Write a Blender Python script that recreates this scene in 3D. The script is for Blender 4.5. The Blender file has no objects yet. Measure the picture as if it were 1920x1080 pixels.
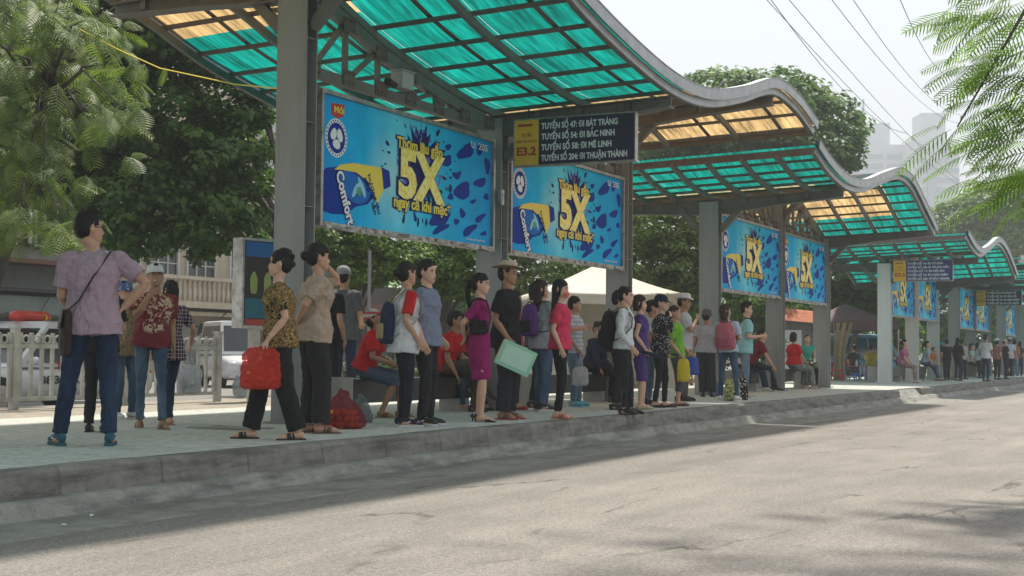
import bpy, bmesh, math, random
import numpy as np
from mathutils import Vector, Matrix, Euler, noise as mnoise

R = math.radians
scene = bpy.context.scene
COL = scene.collection
rnd = random.Random(7)
nrg = np.random.default_rng(7)

# ---------------------------------------------------------------- camera
# world: +Y runs along the kerb (away), -X is the platform side, z = 0 is the road
CAMZ, FPX, KA, PITCH, ROLL = 1.08, 2667.0, R(26.85), math.atan(120 / 2667), 0.010
FWD = Vector((-math.sin(KA) * math.cos(PITCH), math.cos(KA) * math.cos(PITCH), math.sin(PITCH)))
_r0 = Vector((math.cos(KA), math.sin(KA), 0))
_u0 = _r0.cross(FWD)
CR = _r0 * math.cos(ROLL) + _u0 * math.sin(ROLL)
CU = CR.cross(FWD)
cam_d = bpy.data.cameras.new('camera')
cam = bpy.data.objects.new('camera', cam_d)
COL.objects.link(cam)
cam.matrix_world = Matrix((
    (CR.x, CU.x, -FWD.x, 0), (CR.y, CU.y, -FWD.y, 0), (CR.z, CU.z, -FWD.z, CAMZ), (0, 0, 0, 1)))
cam_d.sensor_width = 36
cam_d.lens = 36 * FPX / 1920
cam_d.clip_end = 4000
cam_d.clip_start = 0.05
scene.camera = cam

# ---------------------------------------------------------------- world + sun
SUN_DIR = Vector((-0.13, 0.50, 1.0)).normalized()
elev = math.asin(SUN_DIR.z)
w = bpy.data.worlds.new('World')
scene.world = w
w.use_nodes = True
nt = w.node_tree
nt.nodes.clear()
sky = nt.nodes.new('ShaderNodeTexSky')
sky.sky_type = 'NISHITA'
sky.sun_disc = False
sky.sun_elevation = elev
sky.sun_rotation = math.atan2(SUN_DIR.x, SUN_DIR.y)
sky.air_density = 1.0
sky.dust_density = .6
sky.ozone_density = 1.0
hsv = nt.nodes.new('ShaderNodeHueSaturation')
hsv.inputs['Saturation'].default_value = 0.45
bg = nt.nodes.new('ShaderNodeBackground')
bg.inputs['Strength'].default_value = 0.13
wo = nt.nodes.new('ShaderNodeOutputWorld')
nt.links.new(sky.outputs[0], hsv.inputs['Color'])
gm = nt.nodes.new('ShaderNodeGamma')       # thick haze evens out the brightness of the dome
gm.inputs[1].default_value = .45
vm = nt.nodes.new('ShaderNodeVectorMath')
vm.operation = 'SCALE'
vm.inputs['Scale'].default_value = 2.15
nt.links.new(hsv.outputs[0], gm.inputs[0])
nt.links.new(gm.outputs[0], vm.inputs[0])
nt.links.new(vm.outputs[0], bg.inputs[0])
nt.links.new(bg.outputs[0], wo.inputs[0])
sl = bpy.data.lights.new('sun', 'SUN')
sl.energy = 3.85
sl.angle = R(3.0)
sl.color = (1.0, 0.93, 0.82)
sun = bpy.data.objects.new('sun', sl)
COL.objects.link(sun)
sun.rotation_euler = SUN_DIR.to_track_quat('Z', 'Y').to_euler()
scene.view_settings.view_transform = 'Standard'
scene.view_settings.look = 'None'
scene.view_settings.exposure = 0.98
scene.view_settings.gamma = 1.0
scene.render.engine = 'CYCLES'
cy = scene.cycles
cy.use_denoising = True
cy.max_bounces = 6
cy.diffuse_bounces = 4
cy.glossy_bounces = 2
cy.transmission_bounces = 4
cy.transparent_max_bounces = 8
cy.volume_bounces = 1
cy.caustics_reflective = False
cy.caustics_refractive = False


# ---------------------------------------------------------------- pixel helpers (photo pixels 1920x1080)
def ray(px, py):
    d = FWD + CR * ((px - 960) / FPX) - CU * ((py - 540) / FPX)
    return d
def on_z(px, py, z):
    d = ray(px, py)
    k = (z - CAMZ) / d.z
    return Vector((d.x * k, d.y * k, z))
def at_d(px, py, dist):
    """point seen at a pixel at forward distance dist"""
    d = ray(px, py)
    return Vector((0, 0, CAMZ)) + d * dist
def t_at(px, lat, py=660):
    """position along the kerb of the thing seen at column px, lat metres to the left"""
    d = ray(px, py)
    return -lat / d.x * d.y
PLAT = 0.30

# ---------------------------------------------------------------- materials
MATS = {}
class NT:
    def __init__(s, name):
        m = bpy.data.materials.new(name)
        m.use_nodes = True
        s.m = m
        s.t = m.node_tree
        s.t.nodes.clear()
        s.out = s.n('ShaderNodeOutputMaterial')
    def n(s, typ, **kw):
        nd = s.t.nodes.new(typ)
        for k, v in kw.items():
            if hasattr(nd, k): setattr(nd, k, v)
            else: nd.inputs[k.replace('_', ' ')].default_value = v
        return nd
    def l(s, a, b):
        s.t.links.new(a, b)
    def coord(s, scale=(1, 1, 1), kind='Object', rot=(0, 0, 0)):
        c = s.n('ShaderNodeTexCoord')
        mp = s.n('ShaderNodeMapping')
        mp.inputs['Scale'].default_value = scale
        mp.inputs['Rotation'].default_value = rot
        s.l(c.outputs[kind], mp.inputs[0])
        return mp.outputs[0]
    def noise(s, v, scale, detail=4, rough=.55, dist=0):
        nd = s.n('ShaderNodeTexNoise')
        nd.inputs['Scale'].default_value = scale
        nd.inputs['Detail'].default_value = detail
        nd.inputs['Roughness'].default_value = rough
        nd.inputs['Distortion'].default_value = dist
        s.l(v, nd.inputs['Vector'])
        return nd.outputs[0]
    def ramp(s, fac, stops, interp='LINEAR'):
        r = s.n('ShaderNodeValToRGB')
        cr = r.color_ramp
        cr.interpolation = interp
        while len(cr.elements) < len(stops): cr.elements.new(0.5)
        for e, (p, c) in zip(cr.elements, stops):
            e.position = p
            e.color = (*c[:3], 1) if not isinstance(c, (int, float)) else (c, c, c, 1)
        s.l(fac, r.inputs[0])
        return r.outputs[0]
    def mix(s, fac, a, b, typ='MIX'):
        mx = s.n('ShaderNodeMix', data_type='RGBA', blend_type=typ)
        for i, v in ((0, fac), (6, a), (7, b)):
            if isinstance(v, (int, float)): mx.inputs[i].default_value = v
            elif isinstance(v, tuple): mx.inputs[i].default_value = (*v[:3], 1)
            else: s.l(v, mx.inputs[i])
        return mx.outputs[2]
    def bump(s, h, strength=.3, dist=.02):
        b = s.n('ShaderNodeBump')
        b.inputs['Strength'].default_value = strength
        b.inputs['Distance'].default_value = dist
        s.l(h, b.inputs['Height'])
        return b.outputs[0]
    def bsdf(s, color, rough=.7, normal=None, metal=0, spec=.5, alpha=None, **kw):
        p = s.n('ShaderNodeBsdfPrincipled')
        if isinstance(color, tuple): p.inputs['Base Color'].default_value = (*color[:3], 1)
        else: s.l(color, p.inputs['Base Color'])
        if isinstance(rough, (int, float)): p.inputs['Roughness'].default_value = rough
        else: s.l(rough, p.inputs['Roughness'])
        p.inputs['Metallic'].default_value = metal
        p.inputs['Specular IOR Level'].default_value = spec
        if normal is not None: s.l(normal, p.inputs['Normal'])
        for k, v in kw.items():
            p.inputs[k.replace('_', ' ')].default_value = v
        return p
    def done(s, sh):
        s.l(sh.outputs[0] if hasattr(sh, 'outputs') else sh, s.out.inputs['Surface'])
        MATS[s.m.name] = s.m
        return s.m

def dirty(name, c, c2=None, scale=3, rough=.7, amt=.6, metal=0, bump=.15, streak=False, spec=.4, fine=60):
    """painted or mineral surface of colour c with weathering of colour c2"""
    if name in MATS: return MATS[name]
    s = NT(name)
    v = s.coord((1, 1, .12) if streak else (1, 1, 1))
    vo = s.coord()
    c2 = c2 or tuple(x * .55 for x in c)
    n1 = s.noise(v, scale, 6, .65)
    f = s.ramp(n1, [(.42, 0.0), (.72, 1.0)])
    col = s.mix(s.mix(1, f, (amt,) * 3, 'MULTIPLY'), c, c2)
    nf = s.noise(vo, fine, 3)
    col = s.mix(.35, col, s.ramp(nf, [(.3, .55), (.7, 1.35 if False else 1.0)]), 'MULTIPLY')
    return s.done(s.bsdf(col, rough, s.bump(nf, bump, .004), metal, spec))

def plain(name, c, rough=.6, var=.18, scale=25, spec=.4, metal=0, bump=0.0, **kw):
    if name in MATS: return MATS[name]
    s = NT(name)
    v = s.coord()
    n1 = s.noise(v, scale, 3)
    col = s.mix(1, c, s.ramp(n1, [(.3, 1 - var), (.7, 1.0)]), 'MULTIPLY')
    nrm = s.bump(n1, bump, .01) if bump else None
    return s.done(s.bsdf(col, rough, nrm, metal, spec, **kw))

def m_road():
    s = NT('asphalt_worn')
    v = s.coord()
    big = s.noise(v, .35, 5, .6)
    mid = s.noise(s.coord((1, .25, 1)), 2.2, 6, .7)
    grit = s.noise(v, 90, 2, .6)
    grit2 = s.noise(v, 28, 4, .7)
    col = s.ramp(big, [(.3, (.250, .230, .207)), (.7, (.345, .315, .28))])
    col = s.mix(.6, col, s.ramp(mid, [(.3, .55), (.62, 1.0)]), 'MULTIPLY')
    lane = s.noise(s.coord((1.3, .035, 1)), 1.1, 3, .5)
    col = s.mix(.5, col, s.ramp(lane, [(.36, .72), (.6, 1.0)]), 'MULTIPLY')
    gut = s.noise(s.coord((.9, .12, 1)), 1.7, 5, .65)
    col = s.mix(s.ramp(gut, [(.58, 0.0), (.68, .45)]), col, (.17, .155, .14))
    col = s.mix(.75, col, s.ramp(grit, [(.32, .30), (.5, .85), (.68, 1.0)]), 'MULTIPLY')
    col = s.mix(.5, col, s.ramp(grit2, [(.38, .35), (.55, 1.0)]), 'MULTIPLY')
    # pale stones
    vor = s.n('ShaderNodeTexVoronoi')
    vor.inputs['Scale'].default_value = 55
    s.l(v, vor.inputs['Vector'])
    st = s.ramp(vor.outputs['Distance'], [(.14, 1.0), (.24, 0.0)])
    col = s.mix(s.mix(1, st, (.6, .6, .6), 'MULTIPLY'), col, (.52, .48, .43))
    # cracks that run mostly along the road
    vc = s.n('ShaderNodeTexVoronoi', feature='DISTANCE_TO_EDGE')
    vc.inputs['Scale'].default_value = .55
    dv = s.coord((1.5, .32, 1), rot=(0, 0, .12))
    nn = s.n('ShaderNodeTexNoise')
    nn.inputs['Scale'].default_value = 3.0
    nn.inputs['Detail'].default_value = 6
    s.l(dv, nn.inputs['Vector'])
    va = s.n('ShaderNodeVectorMath', operation='MULTIPLY_ADD')
    s.l(nn.outputs['Color'], va.inputs[0]); va.inputs[1].default_value = (.7, .7, 0)
    s.l(dv, va.inputs[2])
    s.l(va.outputs[0], vc.inputs['Vector'])
    ck = s.ramp(vc.outputs['Distance'], [(0, .9), (.007, .5), (.018, 0)])
    msk = s.ramp(s.noise(v, .8, 3), [(.50, 0.0), (.60, 1.0)])
    ck = s.mix(1, ck, msk, 'MULTIPLY')
    col = s.mix(ck, col, (.055, .05, .045))
    # oil and tar patches
    pt = s.ramp(s.noise(s.coord((1.6, .45, 1)), 1.9, 5, .6), [(.66, 0.0), (.74, .65)])
    col = s.mix(pt, col, (.09, .085, .08))
    h = s.mix(.5, grit, grit2)
    return s.done(s.bsdf(col, .86, s.bump(h, .55, .012), 0, .3))

def m_platform():
    s = NT('platform_tiles')
    v = s.coord()
    br = s.n('ShaderNodeTexBrick')
    br.offset = .5
    br.inputs['Scale'].default_value = 1
    br.inputs['Brick Width'].default_value = .2
    br.inputs['Row Height'].default_value = .2
    br.inputs['Mortar Size'].default_value = .008
    br.inputs['Mortar Smooth'].default_value = .4
    br.inputs['Color1'].default_value = (.50, .525, .48, 1)
    br.inputs['Color2'].default_value = (.56, .58, .535, 1)
    br.inputs['Mortar'].default_value = (.33, .35, .31, 1)
    s.l(v, br.inputs['Vector'])
    col = br.outputs[0]
    big = s.noise(v, .9, 6, .65)
    col = s.mix(s.ramp(big, [(.45, 0.0), (.68, .75)]), col, (.50, .48, .44))
    sp = s.noise(v, 22, 5, .7)
    col = s.mix(.6, col, s.ramp(sp, [(.38, .5), (.6, 1.0)]), 'MULTIPLY')
    st = s.ramp(s.noise(v, 3.1, 5, .6), [(.62, 0.0), (.7, .6)])
    col = s.mix(st, col, (.11, .105, .09))
    return s.done(s.bsdf(col, .85, s.bump(s.mix(.5, br.outputs[1], sp), .4, .008), 0, .15))

def m_concrete(name, c, joint=0, dark=(.12, .11, .10), f=6):
    s = NT(name)
    v = s.coord()
    n1 = s.noise(v, f, 7, .7)
    n2 = s.noise(s.coord((1, .6, 4)), 2.5, 5, .6)
    g = s.noise(v, 80, 2)
    col = s.mix(s.ramp(n1, [(.4, 0.0), (.7, .7)]), c, tuple(x * .5 for x in c))
    col = s.mix(s.ramp(n2, [(.46, 0.0), (.68, .8)]), col, dark)
    col = s.mix(.5, col, s.ramp(g, [(.3, .55), (.6, 1.0)]), 'MULTIPLY')
    if joint:
        wv = s.n('ShaderNodeTexWave', wave_type='BANDS', bands_direction='Y')
        wv.inputs['Scale'].default_value = math.pi / 10 / joint
        s.l(v, wv.inputs['Vector'])
        jt = s.ramp(wv.outputs[1], [(.0, .45), (.0004, 0.0)])
        col = s.mix(jt, col, (.07, .065, .06))
    return s.done(s.bsdf(col, .85, s.bump(s.mix(.5, n1, g), .4, .01), 0, .3))

def m_sheet(name, c, tc):
    """corrugated translucent roof sheet: diffuse light passes through it"""
    s = NT(name)
    v = s.coord((1, 1, 1))
    st = s.noise(s.coord((9, .7, .7)), 1.4, 6, .7)
    bl = s.noise(v, 1.2, 4)
    f = s.ramp(st, [(.34, .25), (.62, 1.0)])
    f2 = s.ramp(bl, [(.3, .7), (.6, 1.0)])
    k = s.mix(1, f, f2, 'MULTIPLY')
    tcol = s.mix(1, k, tc, 'MULTIPLY')
    scr = s.ramp(s.noise(s.coord((30, 1.2, 1), rot=(0, 0, .5)), 2, 3), [(.72, 0.0), (.76, .25)])
    tcol = s.mix(scr, tcol, tuple(min(1, x * 1.3 + .25) for x in tc))
    wv = s.n('ShaderNodeTexWave', wave_type='BANDS', bands_direction='X')
    wv.inputs['Scale'].default_value = math.pi / 10 / .076
    s.l(v, wv.inputs['Vector'])
    bm_ = s.bump(wv.outputs[1], .5, .012)
    tr = s.n('ShaderNodeBsdfTranslucent')
    s.l(tcol, tr.inputs[0]); s.l(bm_, tr.inputs['Normal'])
    d = s.bsdf(s.mix(1, k, c, 'MULTIPLY'), .35, bm_)
    mx = s.n('ShaderNodeMixShader')
    mx.inputs[0].default_value = .72
    s.l(d.outputs[0], mx.inputs[1]); s.l(tr.outputs[0], mx.inputs[2])
    return s.done(mx)

# ---------------------------------------------------------------- mesh builder
class MB:
    def __init__(s):
        s.v, s.f = [], []
    def add(s, vs, fs):
        o = len(s.v)
        s.v.extend([tuple(p) for p in vs])
        s.f.extend([tuple(i + o for i in f) for f in fs])
        return s
    def box(s, c, d, rot=None):
        x, y, z = d[0] / 2, d[1] / 2, d[2] / 2
        vs = [Vector((a * x, b * y, e * z)) for a in (-1, 1) for b in (-1, 1) for e in (-1, 1)]
        if rot is not None:
            M = Euler(rot).to_matrix() if not isinstance(rot, Matrix) else rot
            vs = [M @ p for p in vs]
        vs = [p + Vector(c) for p in vs]
        return s.add(vs, [(0, 1, 3, 2), (4, 6, 7, 5), (0, 4, 5, 1), (2, 3, 7, 6), (0, 2, 6, 4), (1, 5, 7, 3)])
    def bar(s, p0, p1, w, h, up=(0, 0, 1)):
        """box-section bar; w across, h along up"""
        p0, p1 = Vector(p0), Vector(p1)
        d = (p1 - p0)
        if d.length < 1e-6: return s
        d.normalize()
        up = Vector(up)
        if abs(d.dot(up)) > .98: up = Vector((1, 0, 0))
        x = d.cross(up).normalized()
        u = x.cross(d).normalized()
        vs = []
        for p in (p0, p1):
            for a, b in ((-1, -1), (1, -1), (1, 1), (-1, 1)):
                vs.append(p + x * (a * w / 2) + u * (b * h / 2))
        return s.add(vs, [(3, 2, 1, 0), (4, 5, 6, 7), (0, 1, 5, 4), (1, 2, 6, 5), (2, 3, 7, 6), (3, 0, 4, 7)])
    def ibeam(s, p0, p1, w, h, tf=.02, tw=.015, up=(0, 0, 1)):
        p0, p1 = Vector(p0), Vector(p1)
        d = (p1 - p0).normalized()
        up = Vector(up)
        x = d.cross(up).normalized(); u = x.cross(d).normalized()
        s.bar(p0 + u * (h / 2 - tf / 2), p1 + u * (h / 2 - tf / 2), w, tf, up)
        s.bar(p0 - u * (h / 2 - tf / 2), p1 - u * (h / 2 - tf / 2), w, tf, up)
        s.bar(p0, p1, tw, h - 2 * tf - .001, up)
        return s
    def tube(s, pts, rad, n=8, caps=True, flat=1.0, up=None):
        pts = [Vector(p) for p in pts]
        m = len(pts)
        if isinstance(rad, (int, float)): rad = [rad] * m
        vs, fs = [], []
        prev = None
        for i, p in enumerate(pts):
            d = (pts[min(i + 1, m - 1)] - pts[max(i - 1, 0)])
            if d.length < 1e-9: d = Vector((0, 0, 1))
            d.normalize()
            if prev is None:
                a = Vector(up) if up else (Vector((0, 0, 1)) if abs(d.z) < .9 else Vector((1, 0, 0)))
            else: a = prev
            x = a - d * a.dot(d)
            if x.length < 1e-6: x = d.orthogonal()
            x.normalize(); prev = x
            y = d.cross(x)
            rr = rad[i]
            ra, rb = (rr if isinstance(rr, tuple) else (rr, rr * flat))
            for k in range(n):
                t = 2 * math.pi * k / n
                vs.append(p + x * (math.cos(t) * ra) + y * (math.sin(t) * rb))
        for i in range(m - 1):
            for k in range(n):
                a, b = i * n + k, i * n + (k + 1) % n
                fs.append((a, b, b + n, a + n))
        if caps:
            fs.append(tuple(range(n - 1, -1, -1)))
            fs.append(tuple((m - 1) * n + k for k in range(n)))
        return s.add(vs, fs)
    def lathe(s, prof, n=16, c=(0, 0, 0), sx=1, sy=1, rot=0):
        """prof: list of (r, z)"""
        vs, fs = [], []
        for r, z in prof:
            for k in range(n):
                t = 2 * math.pi * k / n + rot
                vs.append((c[0] + r * math.cos(t) * sx, c[1] + r * math.sin(t) * sy, c[2] + z))
        m = len(prof)
        for i in range(m - 1):
            for k in range(n):
                a, b = i * n + k, i * n + (k + 1) % n
                fs.append((a, b, b + n, a + n))
        fs.append(tuple(range(n - 1, -1, -1)))
        fs.append(tuple((m - 1) * n + k for k in range(n)))
        return s.add(vs, fs)
    def ell(s, c, r, M=None, nu=12, nv=8):
        vs, fs = [], []
        for j in range(nv + 1):
            ph = math.pi * j / nv
            for i in range(nu):
                th = 2 * math.pi * i / nu
                p = Vector((r[0] * math.sin(ph) * math.cos(th), r[1] * math.sin(ph) * math.sin(th), r[2] * math.cos(ph)))
                if M is not None: p = M @ p
                vs.append(p + Vector(c))
        for j in range(nv):
            for i in range(nu):
                a, b = j * nu + i, j * nu + (i + 1) % nu
                fs.append((a, a + nu, b + nu, b))
        return s.add(vs, fs)
    def prism(s, poly, o, ax, ay, depth):
        """polygon in the plane (ax, ay) at o, extruded along ax x ay by depth"""
        o, ax, ay = Vector(o), Vector(ax), Vector(ay)
        nz = ax.cross(ay).normalized() * depth
        n = len(poly)
        a = [o + ax * x + ay * y for x, y in poly]
        b = [p + nz for p in a]
        fs = [tuple(range(n)), tuple(range(2 * n - 1, n - 1, -1))]
        fs += [((k + 1) % n, k, k + n, (k + 1) % n + n) for k in range(n)]
        return s.add(a + b, fs)
    def grid(s, rows):
        m, n = len(rows), len(rows[0])
        return s.add([p for r in rows for p in r],
                     [(i * n + j, i * n + j + 1, (i + 1) * n + j + 1, (i + 1) * n + j) for i in range(m - 1) for j in range(n - 1)])
    def build(s, name, mat, parent=None, smooth=False, loc=None, rotz=0):
        me = bpy.data.meshes.new(name)
        me.from_pydata([tuple(p) for p in s.v], [], s.f)
        me.validate(clean_customdata=False)
        for m in (mat if isinstance(mat, (list, tuple)) else [mat]): me.materials.append(m)
        if smooth: me.polygons.foreach_set('use_smooth', [True] * len(me.polygons))
        me.update()
        return link(name, me, parent, loc, rotz)

def link(name, me, parent=None, loc=None, rotz=0):
    o = bpy.data.objects.new(name, me)
    COL.objects.link(o)
    if parent is not None: o.parent = parent
    if loc is not None: o.location = loc
    if rotz: o.rotation_euler = (0, 0, rotz)
    return o
def tag(o, label=None, cat=None, group=None, kind=None):
    if label: o['label'] = label
    if cat: o['category'] = cat
    if group: o['group'] = group
    if kind: o['kind'] = kind
    return o
def thing(name, label, cat, loc=(0, 0, 0), rotz=0, group=None):
    o = bpy.data.objects.new(name, None)
    o.empty_display_size = .1
    COL.objects.link(o)
    o.location = loc
    o.rotation_euler = (0, 0, rotz)
    return tag(o, label, cat, group)
def copy_tree(o, parent=None):
    c = o.copy()
    COL.objects.link(c)
    if parent is not None: c.parent = parent
    for ch in [x for x in COL.objects if x.parent == o]: copy_tree(ch, c)
    return c
def copy_to(o, loc, rotz=None, label=None, group=None):
    c = copy_tree(o)
    c.location = loc
    if rotz is not None: c.rotation_euler = (0, 0, rotz)
    if label: c['label'] = label
    if group: c['group'] = group
    return c
def np_mesh(name, V, quads, mats, parent=None, matidx=None, smooth=False, attr=None):
    me = bpy.data.meshes.new(name)
    V = np.asarray(V, dtype=np.float32); Q = np.asarray(quads, dtype=np.int32)
    me.vertices.add(len(V)); me.vertices.foreach_set('co', V.ravel())
    k = Q.shape[1]
    me.loops.add(Q.size); me.loops.foreach_set('vertex_index', Q.ravel())
    me.polygons.add(len(Q)); me.polygons.foreach_set('loop_start', np.arange(0, Q.size, k, dtype=np.int32))
    for m in (mats if isinstance(mats, (list, tuple)) else [mats]): me.materials.append(m)
    if matidx is not None: me.polygons.foreach_set('material_index', np.asarray(matidx, dtype=np.int32))
    if smooth: me.polygons.foreach_set('use_smooth', np.ones(len(Q), dtype=bool))
    me.update(calc_edges=True)
    return link(name, me, parent)
FONT_CACHE = {}
def text_mesh(name, body, mat, parent, h, width=None, bold=0.0, o=(0, 0, 0), ax=(1, 0, 0), up=(0, 0, 1), align='LEFT', depth=.002, shear=0):
    """lettering: h = cap height in metres, width = fitted overall width; local plane (ax, up)"""
    cu = bpy.data.curves.new('t', 'FONT')
    cu.body = body
    cu.size = h / .727
    cu.offset = bold * h
    cu.shear = shear
    cu.extrude = depth / 2
    cu.resolution_u = 3
    cu.align_x = 'LEFT'
    to = bpy.data.objects.new('t', cu)
    COL.objects.link(to)
    dg = bpy.context.evaluated_depsgraph_get()
    me = bpy.data.meshes.new_from_object(to.evaluated_get(dg))
    bpy.data.objects.remove(to); bpy.data.curves.remove(cu)
    me.name = name
    xs = [v.co.x for v in me.vertices] or [0, 1]
    x0, x1 = min(xs), max(xs)
    sx = (width / (x1 - x0)) if width else 1.0
    W = (x1 - x0) * sx
    off = {'LEFT': 0, 'CENTER': -W / 2, 'RIGHT': -W}[align]
    A, U = Vector(ax).normalized(), Vector(up).normalized()
    N = A.cross(U)
    for v in me.vertices:
        x, y, z = v.co
        v.co = Vector(o) + A * ((x - x0) * sx + off) + U * y + N * z
    me.materials.clear(); me.materials.append(mat)
    return link(name, me, parent)

# ---------------------------------------------------------------- setting
M_road = m_road(); M_plat = m_platform()
M_kerb = m_concrete('kerb_stone', (.245, .235, .210), 1.0, dark=(.075, .07, .06))
M_step = m_concrete('step_concrete', (.32, .315, .285), 0, dark=(.10, .10, .09))
M_gut = m_concrete('gutter_concrete', (.29, .28, .25), 0)
M_pave = m_concrete('pale_paving', (.36, .32, .26), 0, dark=(.25, .22, .18))
M_back = m_concrete('back_road_concrete', (.25, .24, .22), 0, dark=(.18, .17, .16))
def flat(name, x0, x1, y0, y1, z, mat, nx=1, ny=1):
    xs = np.linspace(x0, x1, nx + 1); ys = np.linspace(y0, y1, ny + 1)
    m = MB().grid([[(x, y, z) for x in xs] for y in ys])
    return tag(m.build(name, mat), kind='structure')
flat('ground', -860, 860, -200, 1150, -.02, M_back)
flat('road', -6.05, 14, -20, 160, 0.0, M_road)
flat('back_road', -31, -14.3, -20, 160, 0.004, M_back)
def sweep(name, prof, t0, t1, mat, step=.5, wob=.004, seed=0):
    n = max(2, int((t1 - t0) / step))
    rows = []
    for i in range(n + 1):
        t = t0 + (t1 - t0) * i / n
        rows.append([(-l + wob * mnoise.noise((t * .9, l * 3, seed)), t, z + wob * .6 * mnoise.noise((t * 1.3, z * 9 + l, seed + 5))) for l, z in prof])
    m = MB().grid(rows)
    e0, e1 = rows[0], rows[-1]
    for e in (e0, e1):      # close the ends down to a common line
        zlo = min(q[2] for q in e) ; xin = min(q[0] for q in e)
        m.add(list(e) + [(xin, e[0][1], zlo)], [tuple(range(len(e) + 1))])
    return tag(m.build(name, mat), kind='structure')
flat('platform', -11.9, -7.02, -8, 33.2, PLAT, M_plat)
flat('platform_tail', -11.9, -7.02, 33.2, 38.2, PLAT, M_plat)
flat('platform_far', -11.9, -7.02, 38.2, 120, PLAT, M_plat)
flat('pavement', -14.3, -11.9, -8, 120, PLAT - .006, M_pave)
sweep('pavement_edge', [(14.296, PLAT - .007), (14.3, PLAT - .007), (14.31, -.01)], -8, 120, M_step)
kp = [(7.03, PLAT), (6.90, PLAT + .002), (6.865, PLAT - .006), (6.85, PLAT - .03), (6.83, .125), (6.83, .10)]
sweep('kerb', kp, -8, 33.3, M_kerb, .14, .018)
sweep('kerb_far', kp, 35.9, 120, M_kerb, .5, .008, 3)
sweep('kerb_ramp', [(7.3, PLAT - .004), (7.0, PLAT - .02), (6.84, .125), (6.83, .10)], 33.3, 35.9, M_step)
sweep('kerb_step', [(6.84, .12), (6.74, .122), (6.71, .11), (6.64, .02), (6.6, -.01)], -8, 120, M_step, .14, .022, 7)
sweep('gutter', [(6.66, .012), (6.3, .004), (6.06, .006), (6.03, -.012)], -8, 120, M_gut, .4, .01, 11)

# ---------------------------------------------------------------- shelters
M_col = dirty('column_paint', (.27, .292, .29), (.15, .14, .125), 2.5, .55, .7, streak=True, bump=.1)
M_colw = dirty('column_pale_paint', (.62, .66, .66), (.42, .42, .38), 2, .5, .5, streak=True)
M_steel = dirty('beam_paint', (.15, .165, .155), (.12, .085, .06), 4, .55, .8)
M_rust = dirty('purlin_rust', (.13, .125, .115), (.13, .06, .04), 5, .75, .9)
M_fascia = dirty('fascia_metal', (.42, .45, .46), (.22, .22, .21), 3, .45, .6, metal=.3)
M_teal = m_sheet('sheet_teal', (.01, .12, .108), (.003, .30, .245))
M_yel = m_sheet('sheet_yellow', (.30, .22, .12), (.70, .48, .22))
LE, LB = 6.28, 11.5          # road edge and back edge of the roofs (metres left of the camera line)

def prof_fn(pts):
    ts = [p[0] for p in pts]; zs = [p[1] for p in pts]
    m = []
    n = len(pts)
    for i in range(n):
        a, b = max(0, i - 1), min(n - 1, i + 1)
        m.append((zs[b] - zs[a]) / (ts[b] - ts[a]))
    def f(t):
        i = 0
        while i < n - 2 and t > ts[i + 1]: i += 1
        h = ts[i + 1] - ts[i]
        u = (t - ts[i]) / h
        return ((2 * u ** 3 - 3 * u * u + 1) * zs[i] + (u ** 3 - 2 * u * u + u) * h * m[i]
                + (-2 * u ** 3 + 3 * u * u) * zs[i + 1] + (u ** 3 - u * u) * h * m[i + 1])
    return f

def H_col(h):
    m = MB()
    m.box((0, -.095, h / 2), (.38, .018, h)); m.box((0, .095, h / 2), (.38, .018, h))
    m.box((0, 0, h / 2), (.016, .171, h))
    m.box((0, 0, .012), (.5, .32, .022))
    for i in range(int(h / .9)):       # stiffener plates between the flanges
        m.box((-.094, 0, .5 + i * .9), (.17, .17, .008)); m.box((.094, 0, .5 + i * .9), (.17, .17, .008))
    return m

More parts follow.
